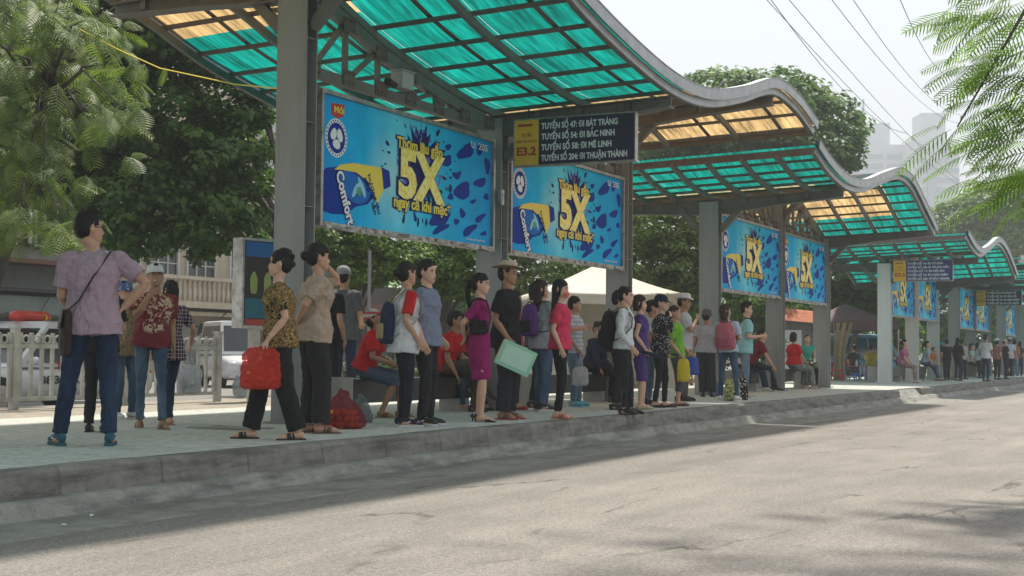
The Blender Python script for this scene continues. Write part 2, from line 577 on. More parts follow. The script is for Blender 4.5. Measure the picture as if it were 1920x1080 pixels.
def shelter(label, cols, beams, pts, ribs, colour, trusses, colmat=None, step=.34, detail=True):
    fz = prof_fn(pts)
    t0, t1 = pts[0][0], pts[-1][0]
    root = thing('bus_shelter', label, 'bus shelter', (-8.89, cols[0], PLAT), 0, 'wave roofed bus shelters')
    B = Vector((-8.89, cols[0], PLAT))
    zr = lambda t, l: fz(t) - (l - LE) * .033
    Pw = lambda t, l, dz=0: Vector((-l, t, zr(t, l) + dz)) - B
    n = max(6, int((t1 - t0) / step))
    ts = [t0 + (t1 - t0) * i / n for i in range(n + 1)]
    for i, c in enumerate(cols):
        top = zr(c, 8.89) - .2
        cm = (colmat or M_col)
        o = H_col(top - PLAT).build('column', cm, root); o.location = Vector((-8.89, c, PLAT)) - B
        for s_ in (-1, 1):   # splayed brackets at the column head
            MB().bar(Vector((s_ * .2, 0, top - PLAT - .55)), Vector((s_ * .62, 0, top - PLAT - .12)), .10, .12).build('column_bracket', M_steel, root).location = Vector((-8.89, c, PLAT)) - B
    # ribs along the wave
    nr = int(round((LB - LE) / ribs))
    lats = [LE + .04 + (LB - LE - .08) * i / nr for i in range(nr + 1)]
    for l in lats:
        m = MB()
        for a, b in zip(ts[:-1], ts[1:]): m.bar(Pw(a, l, -.10), Pw(b, l, -.10), .06, .09)
        m.build('roof_rib', M_steel, root)
    # purlins across
    npur = int(round((t1 - t0) / (.66 if ribs > 1 else .45)))
    for i in range(npur + 1):
        t = min(t0 + .02 + (t1 - t0 - .04) * i / npur, t1)
        m = MB(); m.bar(Pw(t, LE + .02, -.03), Pw(t, LB - .02, -.03), .065 if ribs > 1 else .045, .044)
        if i in (0, npur): m.bar(Pw(t, LE + .0, -.085), Pw(t, LB, -.085), .03, .09)
        m.build('roof_purlin', M_rust, root)
    # overlaps of the sheets: thin strips between ribs
    if ribs > 1:
        for a_, b_ in zip(lats[:-1], lats[1:]):
            m = MB(); l = (a_ + b_) / 2 - .1
            for a, b in zip(ts[:-1], ts[1:]): m.bar(Pw(a, l, .018), Pw(b, l, .018), .07, .006)
            m.build('sheet_overlap', M_rust, root)
    # translucent sheets, one per bay and colour
    for a_, b_ in zip(lats[:-1], lats[1:]):
        runs = []
        for i in range(n):
            c = colour((ts[i] + ts[i + 1]) / 2, (a_ + b_) / 2)
            if runs and runs[-1][0] == c: runs[-1][2] = i + 1
            else: runs.append([c, i, i + 1])
        for c, i0, i1 in runs:
            rows = []
            for i in range(i0, i1 + 1):
                e = .03
                rows.append([Pw(ts[i], a_ - (.05 if a_ == lats[0] else -.003), e - .005), Pw(ts[i], (a_ + b_) / 2, e), Pw(ts[i], b_ + (.05 if b_ == lats[-1] else -.003), e - .005)])
            MB().grid(rows).build('roof_sheet', M_teal if c == 'T' else M_yel, root, smooth=True)
    # edge fascia
    for l, s_ in ((LE - .06, 1), (LB + .06, -1)):
        m = MB()
        for a, b in zip(ts[:-1], ts[1:]): m.bar(Pw(a, l, .03), Pw(b, l, .03), .02, .15)
        for a, b in zip(ts[:-1], ts[1:]): m.bar(Pw(a, l + .075 * s_, -.08), Pw(b, l + .075 * s_, -.08), .03, .11)
        for a, b in zip(ts[:-1], ts[1:]): m.bar(Pw(a, l + .04 * s_, .108), Pw(b, l + .04 * s_, .108), .12, .01)
        m.build('edge_fascia', M_fascia, root)
    # transverse beams, tapered to both tips
    for t in beams:
        m = MB()
        L = [LE + .05, 7.6, 8.5, 9.28, 10.2, LB - .05]; D = [.13, .19, .27, .27, .19, .13]
        for i in range(5):
            for tt, wv_, off in ((0, .016, 0),):
                a, b = Pw(t, L[i], -.155), Pw(t, L[i + 1], -.155)
                da, db = Vector((0, 0, D[i])), Vector((0, 0, D[i + 1]))
                x = Vector((0, .008, 0))
                m.add([a - x, a + x, a + x - da, a - x - da, b - x, b + x, b + x - db, b - x - db],
                      [(0, 1, 2, 3), (7, 6, 5, 4), (0, 4, 5, 1), (1, 5, 6, 2), (2, 6, 7, 3), (3, 7, 4, 0)])
                m.bar(a - da, b - db, .19, .016); m.bar(a, b, .19, .016)
        for l in (7.0, 7.6, 8.2, 9.6, 10.3, 11.0):
            m.bar(Pw(t - .05, l, -.168), Pw(t - .05, l, -.27), .012, .075)
        m.build('cross_beam', M_steel, root)
    # trusses over the boards
    for ta, tb, zb in trusses:
        m = MB()
        lat = 8.89
        up = lambda t: zr(t, lat) - .26
        k = 6
        N = [ta + (tb - ta) * i / k for i in range(k + 1)]
        zbt = lambda t: zb
        Q = lambda t, z: Vector((-lat, t, z)) - B
        m.bar(Q(ta, zb), Q(tb, zb), .10, .11)
        for i in range(k):
            m.bar(Q(N[i], max(up(N[i]), zb + .02)), Q(N[i + 1], max(up(N[i + 1]), zb + .02)), .11, .13)
        for i in range(k + 1):
            if up(N[i]) - zb > .12:
                m.bar(Q(N[i], zb), Q(N[i], up(N[i])), .055, .055)
                if i < k: 
                    j = i + 1
                    a, b = (Q(N[i], up(N[i])), Q(N[j], zb)) if up(N[i]) < up(N[j]) else (Q(N[i], zb), Q(N[j], up(N[j])))
                    if up(N[j]) - zb > .05: m.bar(a, b, .05, .05)
        m.build('truss', M_steel, root)
        for i in range(k + 1):
            hh = max(up(N[i]) - zb, .05)
            for z in ([zb + .04] if hh < .3 else [zb + .04, up(N[i]) - .04]):
                if not detail: continue
                g = MB().box(Q(N[i], z) + Vector((.062, 0, 0)), (.008, .24, .17))
                for a in (-.08, 0, .08):
                    for b in (-.05, .05): g.box(Q(N[i], z) + Vector((.0719, a, b)), (.0142, .022, .022))
                g.build('gusset', M_rust, root)
    return root, zr

PA = [(7.4, 4.6), (9.5, 5.05), (11.6, 5.42), (12.8, 5.27), (14.05, 4.92), (15.6, 4.64), (16.95, 4.50), (18.2, 4.55), (19.7, 4.85), (21.3, 5.24), (22.6, 5.18), (23.7, 4.94)]
PB = [(23.82, 4.63), (24.7, 4.41), (25.95, 4.27), (27.2, 4.34), (28.8, 4.66), (30.6, 4.97), (31.9, 4.90), (33.2, 4.52), (34.7, 4.06)]
PC = [(39.2, 4.34), (40.2, 4.12), (41.5, 4.02), (43.0, 4.25), (44.8, 4.58), (46.6, 4.40), (48.9, 3.72)]
PZ = [(-6, 4.3), (-4, 4.2), (-2, 4.4), (0.5, 4.9), (3, 4.7), (5, 4.4), (7.3, 4.7)]
PD = [(49.6, 4.35), (52.7, 4.45), (54.8, 4.05), (56.4, 3.95), (58.5, 4.25), (60.2, 4.4), (62.2, 3.7)]
PE = [(62.9, 4.2), (64.6, 3.9), (67, 4.25), (69.5, 4.4), (72, 3.7)]
shelter('near bus shelter whose teal and yellow wavy roof fills the top of the picture', [7.9, 12.42, 16.95, 21.42], [7.9, 12.42, 16.95, 21.42], PA, 1.3,
        lambda t, l: 'Y' if t > 17.4 or (t < 13.8 and l > 9.3) else 'T', [(12.65, 16.75, 4.1), (17.15, 21.2, 4.02)])
shelter('unseen bus shelter added before the nearest one to shade the platform', [-1.2, 3.4], [-1.2, 3.4], PZ, 1.3, lambda t, l: 'T', [])  # unseen extra shelter, added so its roof keeps the near platform in shade
shelter('second bus shelter from the left with a teal front roof and yellow far bay', [25.95, 30.3, 34.25], [25.95, 34.25], PB, .65,
        lambda t, l: 'Y' if (26.3 < t < 33.6 and l > 6.95) else 'T', [(26.1, 30.1, 3.86), (30.5, 34.1, 3.86)])
shelter('third bus shelter with a short teal roof on the far platform', [41.3, 45.2, 48.7], [41.5, 48.6], PC, .65,
        lambda t, l: 'Y' if (42 < t < 44.8 and l > 7.9) else 'T', [(41.5, 45, 3.84), (45.4, 48.5, 3.84)], M_colw)
shelter('fourth bus shelter along the platform behind the pale columned one', [52.7, 56.4, 60.2], [52.7, 56.4, 60.2], PD, 1.0, lambda t, l: 'T', [], None, .6, False)
shelter('farthest bus shelter at the right edge of the picture', [64.4, 68.4, 71.6], [64.4, 71.6], PE, 1.0, lambda t, l: 'T', [], None, .6, False)

# ---------------------------------------------------------------- printed boards
M_frame = dirty('peeling_metal', (.42, .41, .38), (.14, .11, .08), 9, .4, .9, metal=.55, bump=.4)
M_dark = plain('black_metal', (.03, .03, .032), .5)
M_white = plain('print_white', (.75, .78, .80), .45, .05)
M_ylw = plain('print_yellow', (.80, .62, .05), .45, .1, 60)
M_navy = plain('print_navy', (.006, .012, .12), .6, .2, spec=.1)
M_dblue = plain('print_blue', (.002, .035, .30), .6, .2, spec=.1)
M_red = plain('print_red', (.50, .02, .02), .45, .1)
M_green = plain('print_green', (.05, .32, .12), .45, .1)
M_cyanp = plain('print_pale_cyan', (.25, .60, .78), .45, .1)
def m_flower():
    s = NT('print_yellow_flowers')
    v = s.coord()
    vo = s.n('ShaderNodeTexVoronoi'); vo.inputs['Scale'].default_value = 17
    s.l(v, vo.inputs['Vector'])
    return s.done(s.bsdf(s.ramp(vo.outputs[0], [(0, (.62, .33, .01)), (.25, (.86, .66, .05)), (.6, (.9, .8, .25))]), .45))
M_flower = m_flower()
def m_print():
    s = NT('advert_print')
    c = s.n('ShaderNodeTexCoord')
    sp = s.n('ShaderNodeSeparateXYZ')
    s.l(c.outputs['Object'], sp.inputs[0])
    mr = s.n('ShaderNodeMapRange'); mr.inputs[1].default_value = 0; mr.inputs[2].default_value = 3.95
    s.l(sp.outputs[1], mr.inputs[0])
    base = s.ramp(mr.outputs[0], [(0, (.001, .36, .84)), (.22, (.003, .50, .90)), (.42, (.13, .70, .92)), (.60, (.02, .56, .88)), (.8, (.002, .42, .80)), (1, (.002, .33, .72))])
    va = s.n('ShaderNodeVectorMath', operation='DISTANCE'); va.inputs[1].default_value = (0, 1.45, .62)
    s.l(c.outputs['Object'], va.inputs[0])
    col = s.mix(s.ramp(va.outputs['Value'], [(.05, .75), (.6, 0)]), base, (.42, .70, .70))
    mk = s.ramp(s.noise(s.coord((1, 1, 1)), 3, 4), [(.35, .82), (.7, 1.0)])
    return s.done(s.bsdf(s.mix(1, col, mk, 'MULTIPLY'), .55, spec=.08))
M_print = m_print()
BT0, BL, BZ0 = 12.72, 8.78, 2.47
def art(X, Y):
    """coordinates on the big board of a point given in the enlarged study of the photograph"""
    d = ray(200 + X / 2.25, Y / 2.25)
    k = -BL / d.x
    return (d.y * k - BT0, CAMZ + d.z * k - BZ0)
W_, H_ = 3.97, 1.40
def poly(m, pts, x):
    """flat printed shape: x metres in front of the board"""
    n = len(pts)
    m.add([(x, p[0], p[1]) for p in pts], [tuple(range(n))])
def blob(m, c, rx, rz, x, n=14, irr=.25, rot=0, seed=0):
    r_ = random.Random(seed)
    ph = [r_.uniform(0, 6.3) for _ in range(3)]
    pts = []
    for i in range(n):
        a = 2 * math.pi * i / n
        k = 1 + irr * (math.sin(2 * a + ph[0]) * .5 + math.sin(3 * a + ph[1]) * .5)
        px_, pz_ = math.cos(a) * rx * k, math.sin(a) * rz * k
        pts.append((c[0] + px_ * math.cos(rot) - pz_ * math.sin(rot), c[1] + px_ * math.sin(rot) + pz_ * math.cos(rot)))
    poly(m, pts, x)
def make_board():
    r = thing('billboard', 'wide blue advertising board between the first two shelter columns', 'billboard', (0, 0, 0), 0, 'blue advertising boards under the shelter roofs')
    MB().box((-.06, W_ / 2, H_ / 2), (.12, W_ - .002, H_ - .002)).build('print', M_print, r)
    f = MB()
    e = .045
    f.box((-.055, W_ / 2, H_ + e / 2), (.20, W_ + 2 * e, e)); f.box((-.055, W_ / 2, -e / 2), (.20, W_ + 2 * e, e))
    f.box((-.055, -e / 2, H_ / 2), (.20, e, H_)); f.box((-.055, W_ + e / 2, H_ / 2), (.20, e, H_))
    for i in range(40):      # torn foil hanging off the lower edge
        y = rnd.uniform(0, W_); l_ = rnd.uniform(.05, .25)
        f.box((.05 + rnd.uniform(0, .012), y, -e / 2 - rnd.uniform(0, .03)), (.004, l_, .045), (rnd.uniform(-.15, .15), rnd.uniform(-.5, .5), 0))
    f.build('frame', M_frame, r)
    # bottle
    m = MB()
    body = [art(*p) for p in [(893, 726), (925, 708), (990, 700), (1050, 712), (1100, 765), (1128, 830), (1100, 862), (1050, 872), (1010, 905), (950, 903), (893, 885)]]
    body = [(max(a, .01), b) for a, b in body]
    poly(m, body, .003); m.build('bottle_print', M_dblue, r)
    m = MB(); poly(m, [art(*p) for p in [(958, 715), (985, 694), (1040, 688), (1150, 706), (1172, 740), (1170, 795), (1140, 860), (1124, 815), (1100, 765), (1052, 728), (1000, 718)]], .006)
    m.build('bottle_label_print', M_ylw, r)
    m = MB(); poly(m, [art(*p) for p in [(1158, 706), (1190, 722), (1196, 786), (1166, 800)]], .009); m.build('bottle_cap_print', M_dblue, r)
    m = MB(); a = art(1050, 800); blob(m, (a[0] - .02, a[1] + .02), .30, .17, .0045, 18, .15, -.25, 8); m.build('bottle_sheen_print', plain('print_mid_blue', (.01, .16, .55), .6, .2, spec=.1), r)
    m = MB(); a = art(1062, 800)
    blob(m, (a[0] - .05, a[1]), .11, .045, .006, 10, .3, .8, 3); blob(m, (a[0] + .07, a[1] + .03), .12, .04, .0065, 10, .3, 2.2, 4); m.build('leaf_print', M_cyanp, r)
    m = MB(); blob(m, (a[0], a[1] - .02), .05, .05, .009, 10, .2, 0, 5); m.build('leaf_print', M_green, r)
    # emblem
    c = art(968, 582); m = MB(); m2 = MB(); m3 = MB()
    blob(m, c, .215, .215, .003, 28, 0); blob(m2, c, .17, .17, .006, 28, 0)
    for k in range(3): blob(m3, (c[0] + .07 * math.cos(k * 2.1 + .5), c[1] + .07 * math.sin(k * 2.1 + .5)), .055, .075, .009, 10, .1, k * 2.1 + .5, k)
    m.build('emblem_print', M_white, r); m2.build('emblem_print', M_dblue, r); m3.build('emblem_print', M_white, r)
    m = MB()
    for k in range(26):
        a = k * 2 * math.pi / 26; blob(m, (c[0] + .192 * math.cos(a), c[1] + .192 * math.sin(a)), .012, .012, .0055, 6, 0)
    m.build('emblem_print', M_dblue, r)
    # badge
    m = MB(); poly(m, [art(*p) for p in [(945, 433), (1003, 443), (998, 494), (972, 500), (948, 484)]], .003); m.build('badge_print', M_red, r)
    a = art(951, 482); text_mesh('lettering', 'Mới', M_ylw, r, .075, .20, .04, (.006, a[0] + .03, a[1] + .03), (0, 1, .0))
    # splash
    m = MB(); cx, cz = art(1318, 700); r_ = random.Random(5); pts = []
    n = 46
    for i in range(n):
        a = 2 * math.pi * i / n; k = (1.0 if i % 2 else .68) * r_.uniform(.8, 1.12)
        pts.append((cx + .50 * k * math.cos(a), cz + .56 * k * math.sin(a)))
    m.add([(.003, cx, cz)] + [(.003, p[0], min(max(p[1], .03), H_ - .02)) for p in pts], [(0, i + 1, (i + 1) % n + 1) for i in range(n)])
    for i in range(46):
        a = r_.uniform(0, 6.28); d = r_.uniform(.62, .92)
        p = (cx + d * math.cos(a), cz + d * .8 * math.sin(a)); q = r_.uniform(.008, .03)
        if .03 < p[1] < H_ - .04: blob(m, p, q * 2.2, q, .003, 8, .3, a, i)
    m.build('splash_print', M_navy, r)
    m = MB()
    for i in range(70):
        a = r_.uniform(0, 6.28); d = .52 * math.sqrt(r_.uniform(.1, 1)); q = r_.uniform(.015, .045)
        blob(m, (cx + d * math.cos(a), cz + d * math.sin(a)), q * 1.6, q * .7, .0045, 7, .3, r_.uniform(0, 3), i)
    m.build('splash_print', plain('print_violet', (.10, .12, .50), .45, .2), r)
    # spots on the right
    m = MB(); sp = [(1437, 680, 26, 26), (1515, 640, 40, 40), (1575, 630, 22, 26), (1480, 740, 20, 18), (1500, 805, 48, 40), (1575, 770, 30, 26), (1605, 700, 16, 40),
                    (1450, 830, 16, 16), (1440, 910, 12, 14), (1500, 900, 14, 26), (1475, 935, 14, 16), (1575, 920, 28, 18), (1530, 970, 36, 24), (1400, 925, 50, 34), (1360, 550, 40, 26),
                    (1600, 830, 14, 18), (1545, 850, 14, 12), (1440, 620, 18, 14), (1300, 915, 8, 24), (1408, 965, 40, 20), (1590, 985, 16, 12)]
    for i, (X, Y, rx, rz) in enumerate(sp):
        a = art(X, Y); b = art(X + rx, Y)
        rz_ = rz / 2.25 * 18 / 2667
        if a[1] + rz_ * 1.1 < H_ and a[1] - rz_ > .02 and a[0] + (b[0] - a[0]) < W_: blob(m, a, (b[0] - a[0]) * .82, rz_ * .82, .0035, 12, .3, .3, i + 20)
    m.build('spot_print', M_dblue, r)
    def txt(body, X0, Y0, X1, h, mat, bold, x, edge=None, slope=0):
        a, b = art(X0, Y0), art(X1, Y0)
        if edge: text_mesh('lettering', body, M_navy, r, h, b[0] - a[0] + edge, bold + edge / h * .30, (x - .003, a[0] - edge / 2, a[1]), (0, 1, slope))
        text_mesh('lettering', body, mat, r, h, b[0] - a[0], bold, (x, a[0], a[1]), (0, 1, slope))
    a = art(1222, 611); b = art(1412, 611)
    txt('Thơm lâu gấp', 1222, 618, 1414, .13, M_ylw, .05, .012, .05)
    txt('ngay cả khi mặc*', 1208, 868, 1448, .13, M_ylw, .05, .012, .05)
    txt('5X', 1228, 818, 1425, .56, M_flower, .07, .012, .09)
    txt('U. 205', 1537, 622, 1605, .09, M_white, .01, .005)
    a = art(965, 730); b = art(1000, 892)
    text_mesh('lettering', 'Comfort', M_navy, r, .155, .66, .10, (.0095, a[0] - .015, a[1] + .01), (0, .42, -.907), (0, .907, .42))
    text_mesh('lettering', 'Comfort', M_white, r, .14, .63, .05, (.0125, a[0] - .005, a[1] + .0), (0, .42, -.907), (0, .907, .42))
    a = art(1098, 738)
    text_mesh('lettering', 'hương lâu\ngấp 5 lần', M_navy, r, .06, .5, .02, (.009, a[0], a[1]), (0, .5, -.86), (0, .86, .5))
    a = art(905, 960)
    text_mesh('lettering', 'Chương trình khuyến mãi', M_white, r, .03, .5, .0, (.005, 3.3, .05), (0, 1, 0))
    return r
board = make_board()
board.location = (-BL, BT0, BZ0)
for t0_, dz, lab in ((17.25, 0, 'blue advertising board behind the E3.2 sign with straw hat man in front'),
                     (26.22, -.12, 'blue advertising board above the couple with pink backpack in second shelter'),
                     (30.48, -.14, 'blue advertising board at the far end of the second shelter'),
                     (41.45, -.2, 'small distant blue board below the E3.3 sign right of pale column'),
                     (45.35, -.2, 'small distant blue board second right of pale column'),
                     (52.9, -.33, 'far blue board third right of the pale column'),
                     (56.6, -.33, 'far blue board overlapped by the distant dark route sign'),
                     (64.6, -.40, 'farthest blue board at the right edge of the picture')):
    c = copy_to(board, (-BL, t0_, BZ0 + dz), label=lab)
    if t0_ in (30.48, 45.35): c.scale = (1, .91, 1)
    if t0_ > 40: c.scale = (1, .86, 1)
# upright channel next to the board, junction box and camera on the truss
o = thing('junction_box', 'pale grey electrical box with camera hung on the truss over the first board', 'electrical box', (-8.78, 14.4, 4.16))
MB().box((0, 0, .13), (.16, .26, .2)).box((0, 0, .24), (.2, .3, .012)).build('box', plain('box_grey', (.42, .44, .43), .5), o)
m = MB(); m.tube([(0, -.16, .05), (0, -.30, .08)], .035, 10); m.tube([(0, -.30, .08), (0, -.34, .07)], .045, 10); m.build('lens_housing', M_dark, o)
tag(MB().lathe([(.02, .09), (.07, .085), (.085, .03), (.07, -.03), (.03, -.06)], 14).build('globe_lamp', plain('lamp_glass', (.10, .10, .09), .25), loc=(-8.2, 29.3, 4.42)),
    'small round lamp hanging under the yellow bay of second shelter', 'lamp')

o = thing('switch_box', 'small rusty switch box fixed on the second column between the boards', 'switch box', (-8.68, 16.80, 3.05))
MB().box((0, 0, .09), (.05, .08, .20)).box((.027, 0, .12), (.01, .03, .05)).build('box', M_frame, o)
MB().tube([(0, 0, 0), (0, 0, -.5)], .008, 5).build('conduit', M_rust, o)
# ---------------------------------------------------------------- hanging route signs
M_sgny = plain('sign_yellow', (.72, .42, .03), .5, .12, 8)
M_sgnb = plain('sign_navy', (.012, .014, .045), .45, .2, 6)
M_sgnb2 = plain('sign_blue', (.02, .035, .20), .45, .2, 6)
M_wt = plain('sign_white', (.66, .68, .68), .5, .1)
M_rd = plain('sign_red', (.42, .04, .02), .5, .1)
def route_sign(label, code, lines, x0, x1, t, z0, z1, navy, ztop):
    W, H = x1 - x0, z1 - z0
    r = thing('route_sign', label, 'route sign', (x0, t, z0), 0, 'hanging route signs')
    MB().box((W / 2, .06, H / 2), (W, .10, H)).build('cabinet', M_frame, r)
    wy = W * .205
    MB().box((wy / 2 + .02, .005, H / 2), (wy, .006, H - .04)).build('code_panel', M_sgny, r)
    MB().box((wy + (W - wy) / 2 + .005, .005, H / 2), (W - wy - .03, .006, H - .04)).build('route_panel', navy, r)
    text_mesh('lettering', code, M_rd, r, H * .17, wy * .8, .05, (.02 + wy * .1, 0, H * .24))
    text_mesh('lettering', 'VỊ TRÍ', M_rd, r, H * .07, wy * .4, .03, (.02 + wy * .3, 0, H * .62))
    text_mesh('lettering', 'ĐÓN TRẢ KHÁCH', M_rd, r, H * .055, wy * .86, .02, (.02 + wy * .07, 0, H * .50))
    MB().box((wy * .5, 0, H * .86), (wy * .6, .004, H * .05)).build('code_mark', M_rd, r)
    k = len(lines); wmax = max(len(l) for l in lines)
    for i, l in enumerate(lines):
        text_mesh('lettering', l, M_wt, r, H * (.125 if k == 4 else .10), (W - wy) * .88 * len(l) / wmax, .045, (wy + .06, 0, H * (.86 - .0 - (i + .45) * (.88 / k))))
    m = MB()
    for x in (.2, W - .08): m.tube([(x, .06, H), (x, .06, ztop - z0)], .012, 6)
    m.build('hanger', M_dark, r)
route_sign('large route sign reading E3.2 hung beside the second column', 'E3.2',
           ['TUYẾN SỐ 47: ĐI BÁT TRÀNG', 'TUYẾN SỐ 54: ĐI BẮC NINH', 'TUYẾN SỐ 58: ĐI MÊ LINH', 'TUYẾN SỐ 204: ĐI THUẬN THÀNH'], -8.5, -6.76, 16.78, 3.53, 4.17, M_sgnb, 4.3)
route_sign('blue and yellow route sign reading E3.3 right of the pale column', 'E3.3',
           ['TUYẾN SỐ 10: ĐI TỪ SƠN', 'TUYẾN SỐ 10B: ĐI TRUNG MẦU', 'TUYẾN SỐ 17: ĐI NỘI BÀI', 'TUYẾN SỐ 54: ĐI LONG BIÊN', 'TUYẾN SỐ 203: ĐI BẮC GIANG'], -8.60, -6.95, 41.05, 3.19, 3.8, M_sgnb2, 3.9)
route_sign('most distant dark route sign near the right edge of the picture', 'E3.4',
           ['TUYẾN SỐ 8: ĐI ĐÔNG MỸ', 'TUYẾN SỐ 23: ĐI VÂN HỒ', 'TUYẾN SỐ 36: ĐI LINH ĐÀM', 'TUYẾN SỐ 55: ĐI CẦU GIẤY'], -8.65, -7.0, 56.1, 3.0, 3.6, M_sgnb, 3.7)

# ---------------------------------------------------------------- foliage
def m_leaf(name, c1, c2, trans=.35, hue=3.0, rough=.5):
    s = NT(name)
    v = s.coord()
    n1 = s.noise(v, hue, 3)
    n2 = s.noise(v, 14, 2)
    col = s.ramp(n1, [(.35, c1), (.65, c2)])
    col = s.mix(.6, col, s.ramp(n2, [(.35, .5), (.65, 1.0)]), 'MULTIPLY')
    p = s.bsdf(col, rough, spec=.25)
    tr = s.n('ShaderNodeBsdfTranslucent')
    tc = s.mix(1, col, (1.25, 1.35, .6), 'MULTIPLY')
    s.l(tc, tr.inputs[0])
    mx = s.n('ShaderNodeMixShader'); mx.inputs[0].default_value = trans
    s.l(p.outputs[0], mx.inputs[1]); s.l(tr.outputs[0], mx.inputs[2])
    return s.done(mx)
M_bark = dirty('bark', (.10, .085, .07), (.05, .045, .04), 8, .9, .8, bump=.6)
LEAF_DARK = m_leaf('leaf_dark', (.045, .10, .03), (.125, .22, .055), .38)
LEAF_MID = m_leaf('leaf_mid', (.08, .18, .04), (.19, .31, .07), .45)
LEAF_OLIVE = m_leaf('leaf_olive', (.10, .17, .05), (.22, .29, .09), .45, 1.2)
LEAF_LIME = m_leaf('leaf_lime', (.10, .20, .03), (.22, .34, .06), .45)
LEAF_FERN = m_leaf('leaf_fern', (.10, .22, .035), (.24, .38, .06), .5)
LEAF_DROOP = m_leaf('leaf_droop', (.08, .14, .035), (.23, .31, .08), .45, 1.6)
LEAF_FAR = m_leaf('leaf_far', (.07, .16, .045), (.16, .27, .08), .42, .5)

def rand_dirs(n):
    d = nrg.normal(size=(n, 3)); return d / np.linalg.norm(d, axis=1, keepdims=True)
def leaf_quads(C, N, size, asp=.5, droop=.0):
    """one folded rhombus leaf per point: C centres, N outward-ish normals"""
    n = len(C)
    a = rand_dirs(n)
    a -= N * np.sum(a * N, axis=1, keepdims=True)
    a /= np.linalg.norm(a, axis=1, keepdims=True) + 1e-9
    a[:, 2] -= droop; a /= np.linalg.norm(a, axis=1, keepdims=True)
    b = np.cross(N, a); b /= np.linalg.norm(b, axis=1, keepdims=True) + 1e-9
    s = (size * nrg.uniform(.5, 1.5, n))[:, None]
    w_ = s * asp * .5
    V = np.stack([C - a * s * .5, C + b * w_ + N * w_ * .3, C + a * s * .5, C - b * w_ + N * w_ * .3], axis=1).reshape(-1, 3)
    Q = np.arange(n * 4, dtype=np.int32).reshape(-1, 4)
    return V, Q
def crown_points(blobs, clumps, per, clump_r, shell=.55):
    """clumps spread through ellipsoids; leaves gathered round each clump"""
    vol = np.array([b[3] * b[4] * b[5] for b in blobs]); vol = vol / vol.sum()
    Cs, Ns = [], []
    for b, f in zip(blobs, vol):
        k = max(3, int(clumps * f))
        d = rand_dirs(k)
        r = nrg.uniform(shell, 1.0, k) ** .6
        cc = d * r[:, None] * np.array(b[3:6]) + np.array(b[:3])
        pts = np.repeat(cc, per, axis=0)
        off = rand_dirs(len(pts)) * (nrg.uniform(0, 1, len(pts)) ** .5)[:, None] * clump_r * np.array([1, 1, .55])
        pts = pts + off
        nn = off / (clump_r + 1e-6) * .8 + np.repeat(d, per, axis=0) * .5 + np.array([0, 0, .9]) + nrg.normal(size=pts.shape) * .45
        nn /= np.linalg.norm(nn, axis=1, keepdims=True)
        Cs.append(pts); Ns.append(nn)
    return np.concatenate(Cs), np.concatenate(Ns)
def limbs(root, base_r, trunk, ends, r_=None):
    m = MB()
    m.tube(trunk, [base_r * (1 - .5 * i / (len(trunk) - 1)) for i in range(len(trunk))], 8)
    m.build('trunk', M_bark, root, True)
    for e in ends:
        a = Vector(trunk[-1]); e = Vector(e)
        mid = a.lerp(e, .5) + Vector((rnd.uniform(-.3, .3), rnd.uniform(-.3, .3), rnd.uniform(.1, .5))) * min(1, (e - a).length * .3)
        MB().tube([a - Vector((0, 0, .1)), mid, e], [base_r * .42, base_r * .26, base_r * .08], 6).build('limb', M_bark, root, True)
def leafy_tree(name, label, base, h, blobs, mat, clumps=200, per=40, clump_r=.5, leaf=.14, trunk_r=.18, group='trees behind the platform', asp=.5, cat='tree', droop=0, fork=.45, shell=.55):
    """blobs relative to base"""
    r = thing(name, label, cat, base, 0, group)
    limbs(r, trunk_r, [(0, 0, 0), (rnd.uniform(-.1, .1), rnd.uniform(-.1, .1), h * fork * .5), (rnd.uniform(-.2, .2), rnd.uniform(-.2, .2), h * fork)],
          [(b[0] * .9, b[1] * .9, b[2]) for b in blobs[:7]])
    C, N = crown_points(blobs, int(clumps * (1.7 if leaf < .155 or leaf > .2 else 2.3)), per, clump_r, shell)
    V, Q = leaf_quads(C, N, leaf, asp, droop)
    np_mesh('crown', V, Q, mat, r)
    return r
def frond_mesh(pairs, plen, L, toothed):
    """bipinnate frond along +X drooping: array of quads (verts)"""
    V = []
    for i in range(pairs):
        t = (i + 1) / (pairs + 1)
        x = t * L; z = -.22 * L * t * t
        pl = plen * math.sin(math.pi * (.18 + .72 * t)) 
        for s_ in (-1, 1):
            d = Vector((.50, s_ * .86, -.12)).normalized()
            p0 = Vector((x, 0, z))
            if toothed:
                nl = toothed
                for j in range(nl):
                    u = (j + .5) / nl
                    c = p0 + d * (pl * u) + Vector((0, 0, -.22 * pl * u * u))
                    for q in (-1, 1):
                        e = Vector((d.x * .35 - q * d.y * .9 * s_ * s_, d.y * .35 + q * d.x * .9, -.1)).normalized()
                        ll = .11 * plen * (1 - .5 * u) * 1.25
                        w_ = pl / nl * .42
                        V += [c - d * w_, c + d * w_, c + d * w_ * .6 + e * ll, c - d * w_ * .6 + e * ll]
            else:
                e = Vector((-d.y, d.x, 0)) * plen * (.07 if pairs < 11 else .05)
                a, b = p0 + d * pl * .5 + Vector((0, 0, -.05 * pl)), p0 + d * pl + Vector((0, 0, -.22 * pl))
                V += [p0 - e * .5, p0 + e * .5, a + e, a - e, a - e, a + e, b + e * .2, b - e * .2]
    # rachis
    for i in range(5):
        t0_, t1_ = i / 5, (i + 1) / 5
        a = Vector((t0_ * L, 0, -.22 * L * t0_ * t0_)); b = Vector((t1_ * L, 0, -.22 * L * t1_ * t1_)); e = Vector((0, .004 * L / .4, 0))
        V += [a - e, a + e, b + e, b - e]
    return np.array([tuple(p) for p in V])
